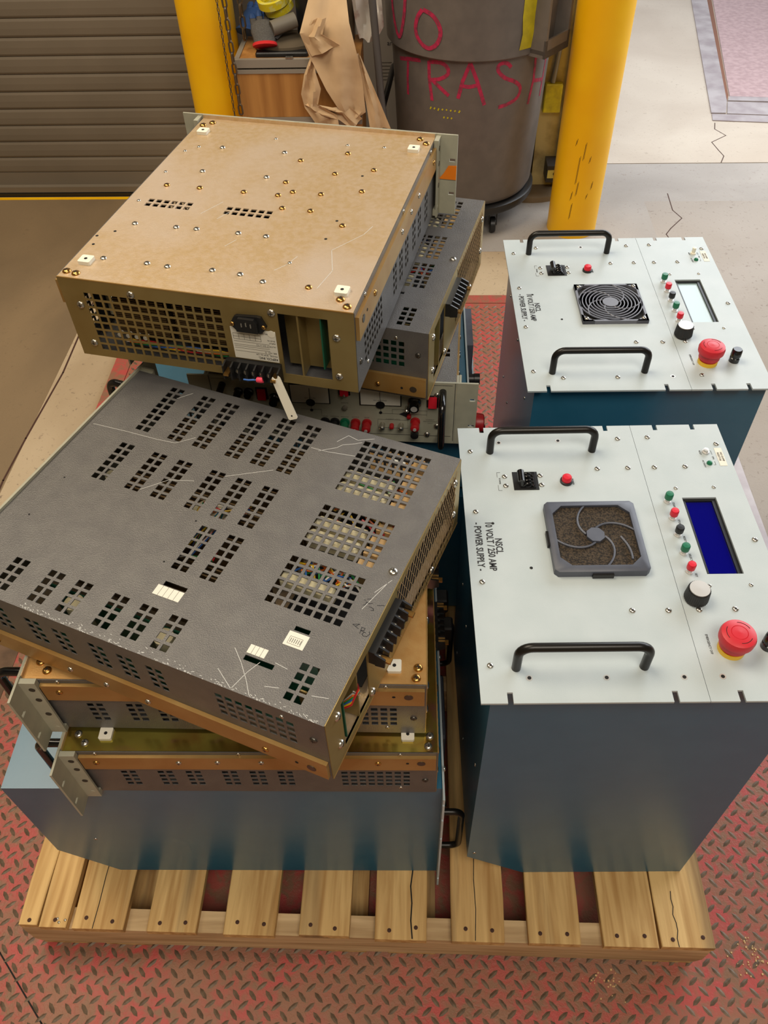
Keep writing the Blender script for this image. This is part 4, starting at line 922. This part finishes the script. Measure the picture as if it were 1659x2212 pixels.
for q, nl in (((.2568, .2930, .0762, .0905), 5), ((.4325, .4575, .0728, .0917), 0), ((.4007, .4228, .0478, .0592), 4)):
    s_ = MB().box(*q, KH, KH+.0003).obj('paper_sticker', M_label, Bq)
    if nl:
        b = MB()
        for k in range(1, nl): x = q[0]+(q[1]-q[0])*k/nl; b.box(x-.0002, x+.0002, q[2], q[3], KH+.0003, KH+.0004)
        b.obj('printed_lines', M_inkg, s_)
    else:
        b = MB(); b.sheet(q[0]+.004, q[1]-.005, q[2]+.003, q[3]-.006, KH+.0003, KH+.0004, [(q[0]+.0044, q[1]-.0054, q[2]+.0034, q[3]-.0064)])
        for k in range(6): x = q[0]+.006+k*.0025; b.box(x, x+.0008, q[2]+.005, q[3]-.008, KH+.0003, KH+.0004)
        b.obj('printed_lines', M_inkg, s_)
for u, v in ((.0376, .1935), (.0374, .1218), (.2446, .1928), (.2436, .1217)): inst(HOLE, 'small_hole', Bq, T(u, v, KH) @ Matrix.Scale(.6, 4))
inst(SC_BIGS, 'screw', Bq, T(.5124-.004, .2121, KH)); inst(SC_BIGS, 'screw', Eq, T(.508, .2134, KH))
for k, wm in enumerate(WIRES[:6]):
    MB().tube([(KD-.02, .060+k*.002, .045), (KD-.004, .066+k*.0015, .06+.003*k), (KD+.002, .076, .085-.003*k), (KD-.006, .088-.002*k, .07), (KD-.02, .092, .045)], .0013, 6).obj('wiring', wm, Bq)
# ------------------------------------------------------------------ K: silver bipolar supply facing the camera
UK = UK_
K = kepco('bipolar operational supply with silver control panel facing forward under the grey amplifier', (.3414, .7013, .6679), -.0476, UK, vents=True, utop=.001)
F = -.0035+.0
def fr(name, m, x0, x1, z0_, z1_, d=.0006, base=.0035): return MB().box(x0, x1, -base-d, -base, z0_, z1_).obj(name, m, K)
def kt(s, x, z, size=.0034, m_=M_inkg): text_mesh('t', s, size, m_, T(x, -.0036, z) @ RX(90), K, 1, .00005)
for x0_, x1_, nm, cxm in ((.1385, .2075, 'DC VOLTS', .1730), (.2590, .3310, 'DC AMPERES', .2945)):
    g = fr('meter_bezel', M_black, x0_, x1_, .078, .120, .0022); MB().box(x0_+.0018, x1_-.0018, -.0062, -.0057, .0798, .118).obj('meter_face', M_label, K)
    MB().lathe([(.008, -.0066), (.008, -.0062), (.0001, -.0062)], c=(cxm, 0, .0802), n=24, axis='y').obj('meter_pivot', M_black, K)
    MB().box(cxm-.0004, cxm+.0004, -.0066, -.0062, .0802, .112).obj('needle', M_black, K)
    text_mesh('t', nm, .004, M_inkg, T(cxm, -.0063, .090) @ RX(90), K, 1, .00005)
    MB().lathe([(.0028, -.0045), (.0028, -.0036), (.0001, -.0045)], c=(cxm, 0, .0610), n=16, axis='y').box(cxm-.0003, cxm+.0003, -.0038, -.0035, .0610, .078).obj('adjust_screw', M_black, K)
def knob(x, z, r, h, m_=M_blackg, cap=True):
    o = MB().lathe([(r, -.0036), (r, -.0036-h*.3), (r*.8, -.0036-h*.4), (r*.75, -.0036-h), (.0001, -.0036-h)], c=(x, 0, z), n=26, axis='y').obj('control_knob', m_, K)
    if cap: MB().lathe([(r*.5, -.0036-h), (r*.5, -.0040-h), (.0001, -.0040-h)], c=(x, 0, z), n=20, axis='y').obj('knob_cap', M_alu, o)
knob(.3535, .088, .0115, .020); knob(.1105, .087, .0095, .018, cap=False)
for x, m_ in ((.0480, 0), (.0665, 0)): knob(x, .098, .0085, .014, cap=False)
MB().box(.046, .0685, -.02, -.014, .082, .086).obj('shorting_link', M_black, K)
for x, z in ((.089, .0955), (.3845, .0905), (.2332, .1110)):
    fr('switch_bezel', M_black, x-.010, x+.010, z-.0125, z+.0125, .002); MB().prism([(-.0055, z-.0105), (-.011, z-.0105), (-.0075, z+.0105), (-.0055, z+.0105)], x-.0072, x+.0072, axis='x').obj('rocker', M_red, K)
MB().tube([(.2332, -.006, .104), (.2332, -.013, .100)], .0022, 8).obj('toggle', M_steel, K)
for x, mm in ((.195, M_black), (.2125, M_black), (.2304, M_green), (.2495, M_redk), (.2695, M_redk), (.3550, M_redk)):
    z = .0365 if x < .3 else .044
    o = MB().lathe([(.0085, -.0036), (.0085, -.0075), (.0055, -.008), (.0055, -.013), (.0078, -.0135), (.0078, -.024), (.005, -.026), (.0001, -.026)], c=(x, 0, z), n=20, axis='y').obj('binding_post', mm, K)
    MB().lathe([(.0030, -.026), (.0030, -.0275), (.0001, -.0275)], c=(x, 0, z), n=12, axis='y').obj('post_tip', M_alu, o)
MB().lathe([(.0060, -.0036), (.0060, -.014), (.0070, -.0145), (.0070, -.022), (.0001, -.023)], c=(.3545, 0, .0245), n=18, axis='y').obj('binding_post', M_black, K)
for x, z, r, h, mm in ((.297, .034, .0048, .012, M_steel), (.3135, .033, .0040, .008, M_redk), (.330, .034, .0048, .012, M_steel), (.2325, .070, .0046, .004, M_pvc), (.344, .0565, .0040, .006, M_redk), (.3405, .0755, .0036, .012, M_steel)):
    MB().lathe([(r, -.0036), (r, -.0036-h), (r*.6, -.004-h*1.1), (.0001, -.004-h*1.1)], c=(x, 0, z), n=16, axis='y').obj('indicator_post', mm, K)
MB().prism([(.3265, .0588), (.3455, .0690), (.3455, .0490)], -.0040, -.0035, axis='y').obj('amplifier_symbol', M_ink, K)
b = MB()
def ln2(x0, z0_, x1, z1_, w_=.0003): b.box(min(x0, x1)-w_/2, max(x0, x1)+w_/2, -.0038, -.0035, min(z0_, z1_)-w_/2, max(z0_, z1_)+w_/2)
ln2(.289, .045, .342, .045); ln2(.289, .045, .289, .026); ln2(.342, .045, .342, .026); ln2(.289, .026, .342, .026); ln2(.02, .0105, .417, .0105, .0007); ln2(.385, .1252, .417, .1252, .0007); ln2(.4218, 0, .4218, .13, .0009)
ln2(.2938, .0590, .3265, .0590); ln2(.315, .059, .315, .069); ln2(.315, .069, .337, .069); ln2(.3455, .059, .375, .059); ln2(.375, .055, .375, .068); ln2(.352, .068, .375, .068); ln2(.155, .063, .19, .063); ln2(.19, .063, .19, .048); ln2(.0008, 0, .0008, .13, .0009); ln2(.004, .1245, .135, .1245)
b.obj('printed_lines', M_ink, K)
for s_, x, z in (('SENSE', .196, .0475), ('COMMON', .213, .0475), ('GROUND', .2305, .0475), ('OUTPUT', .2495, .0475), ('SENSE', .2695, .0475), ('CURRENT LIMITS', .3155, .0462), ('CURRENT', .381, .0475), ('PROGRAMMING', .381, .0435), ('INPUT', .381, .0395), ('REMOTE', .2325, .0795)): kt(s_, x, z, .0033)
for x, z in ((.392, .104), (.393, .034), (.376, .0135), (.008, .06)): inst(SC_BIGS, 'screw', K, T(x, -.0036, z) @ RX(90))
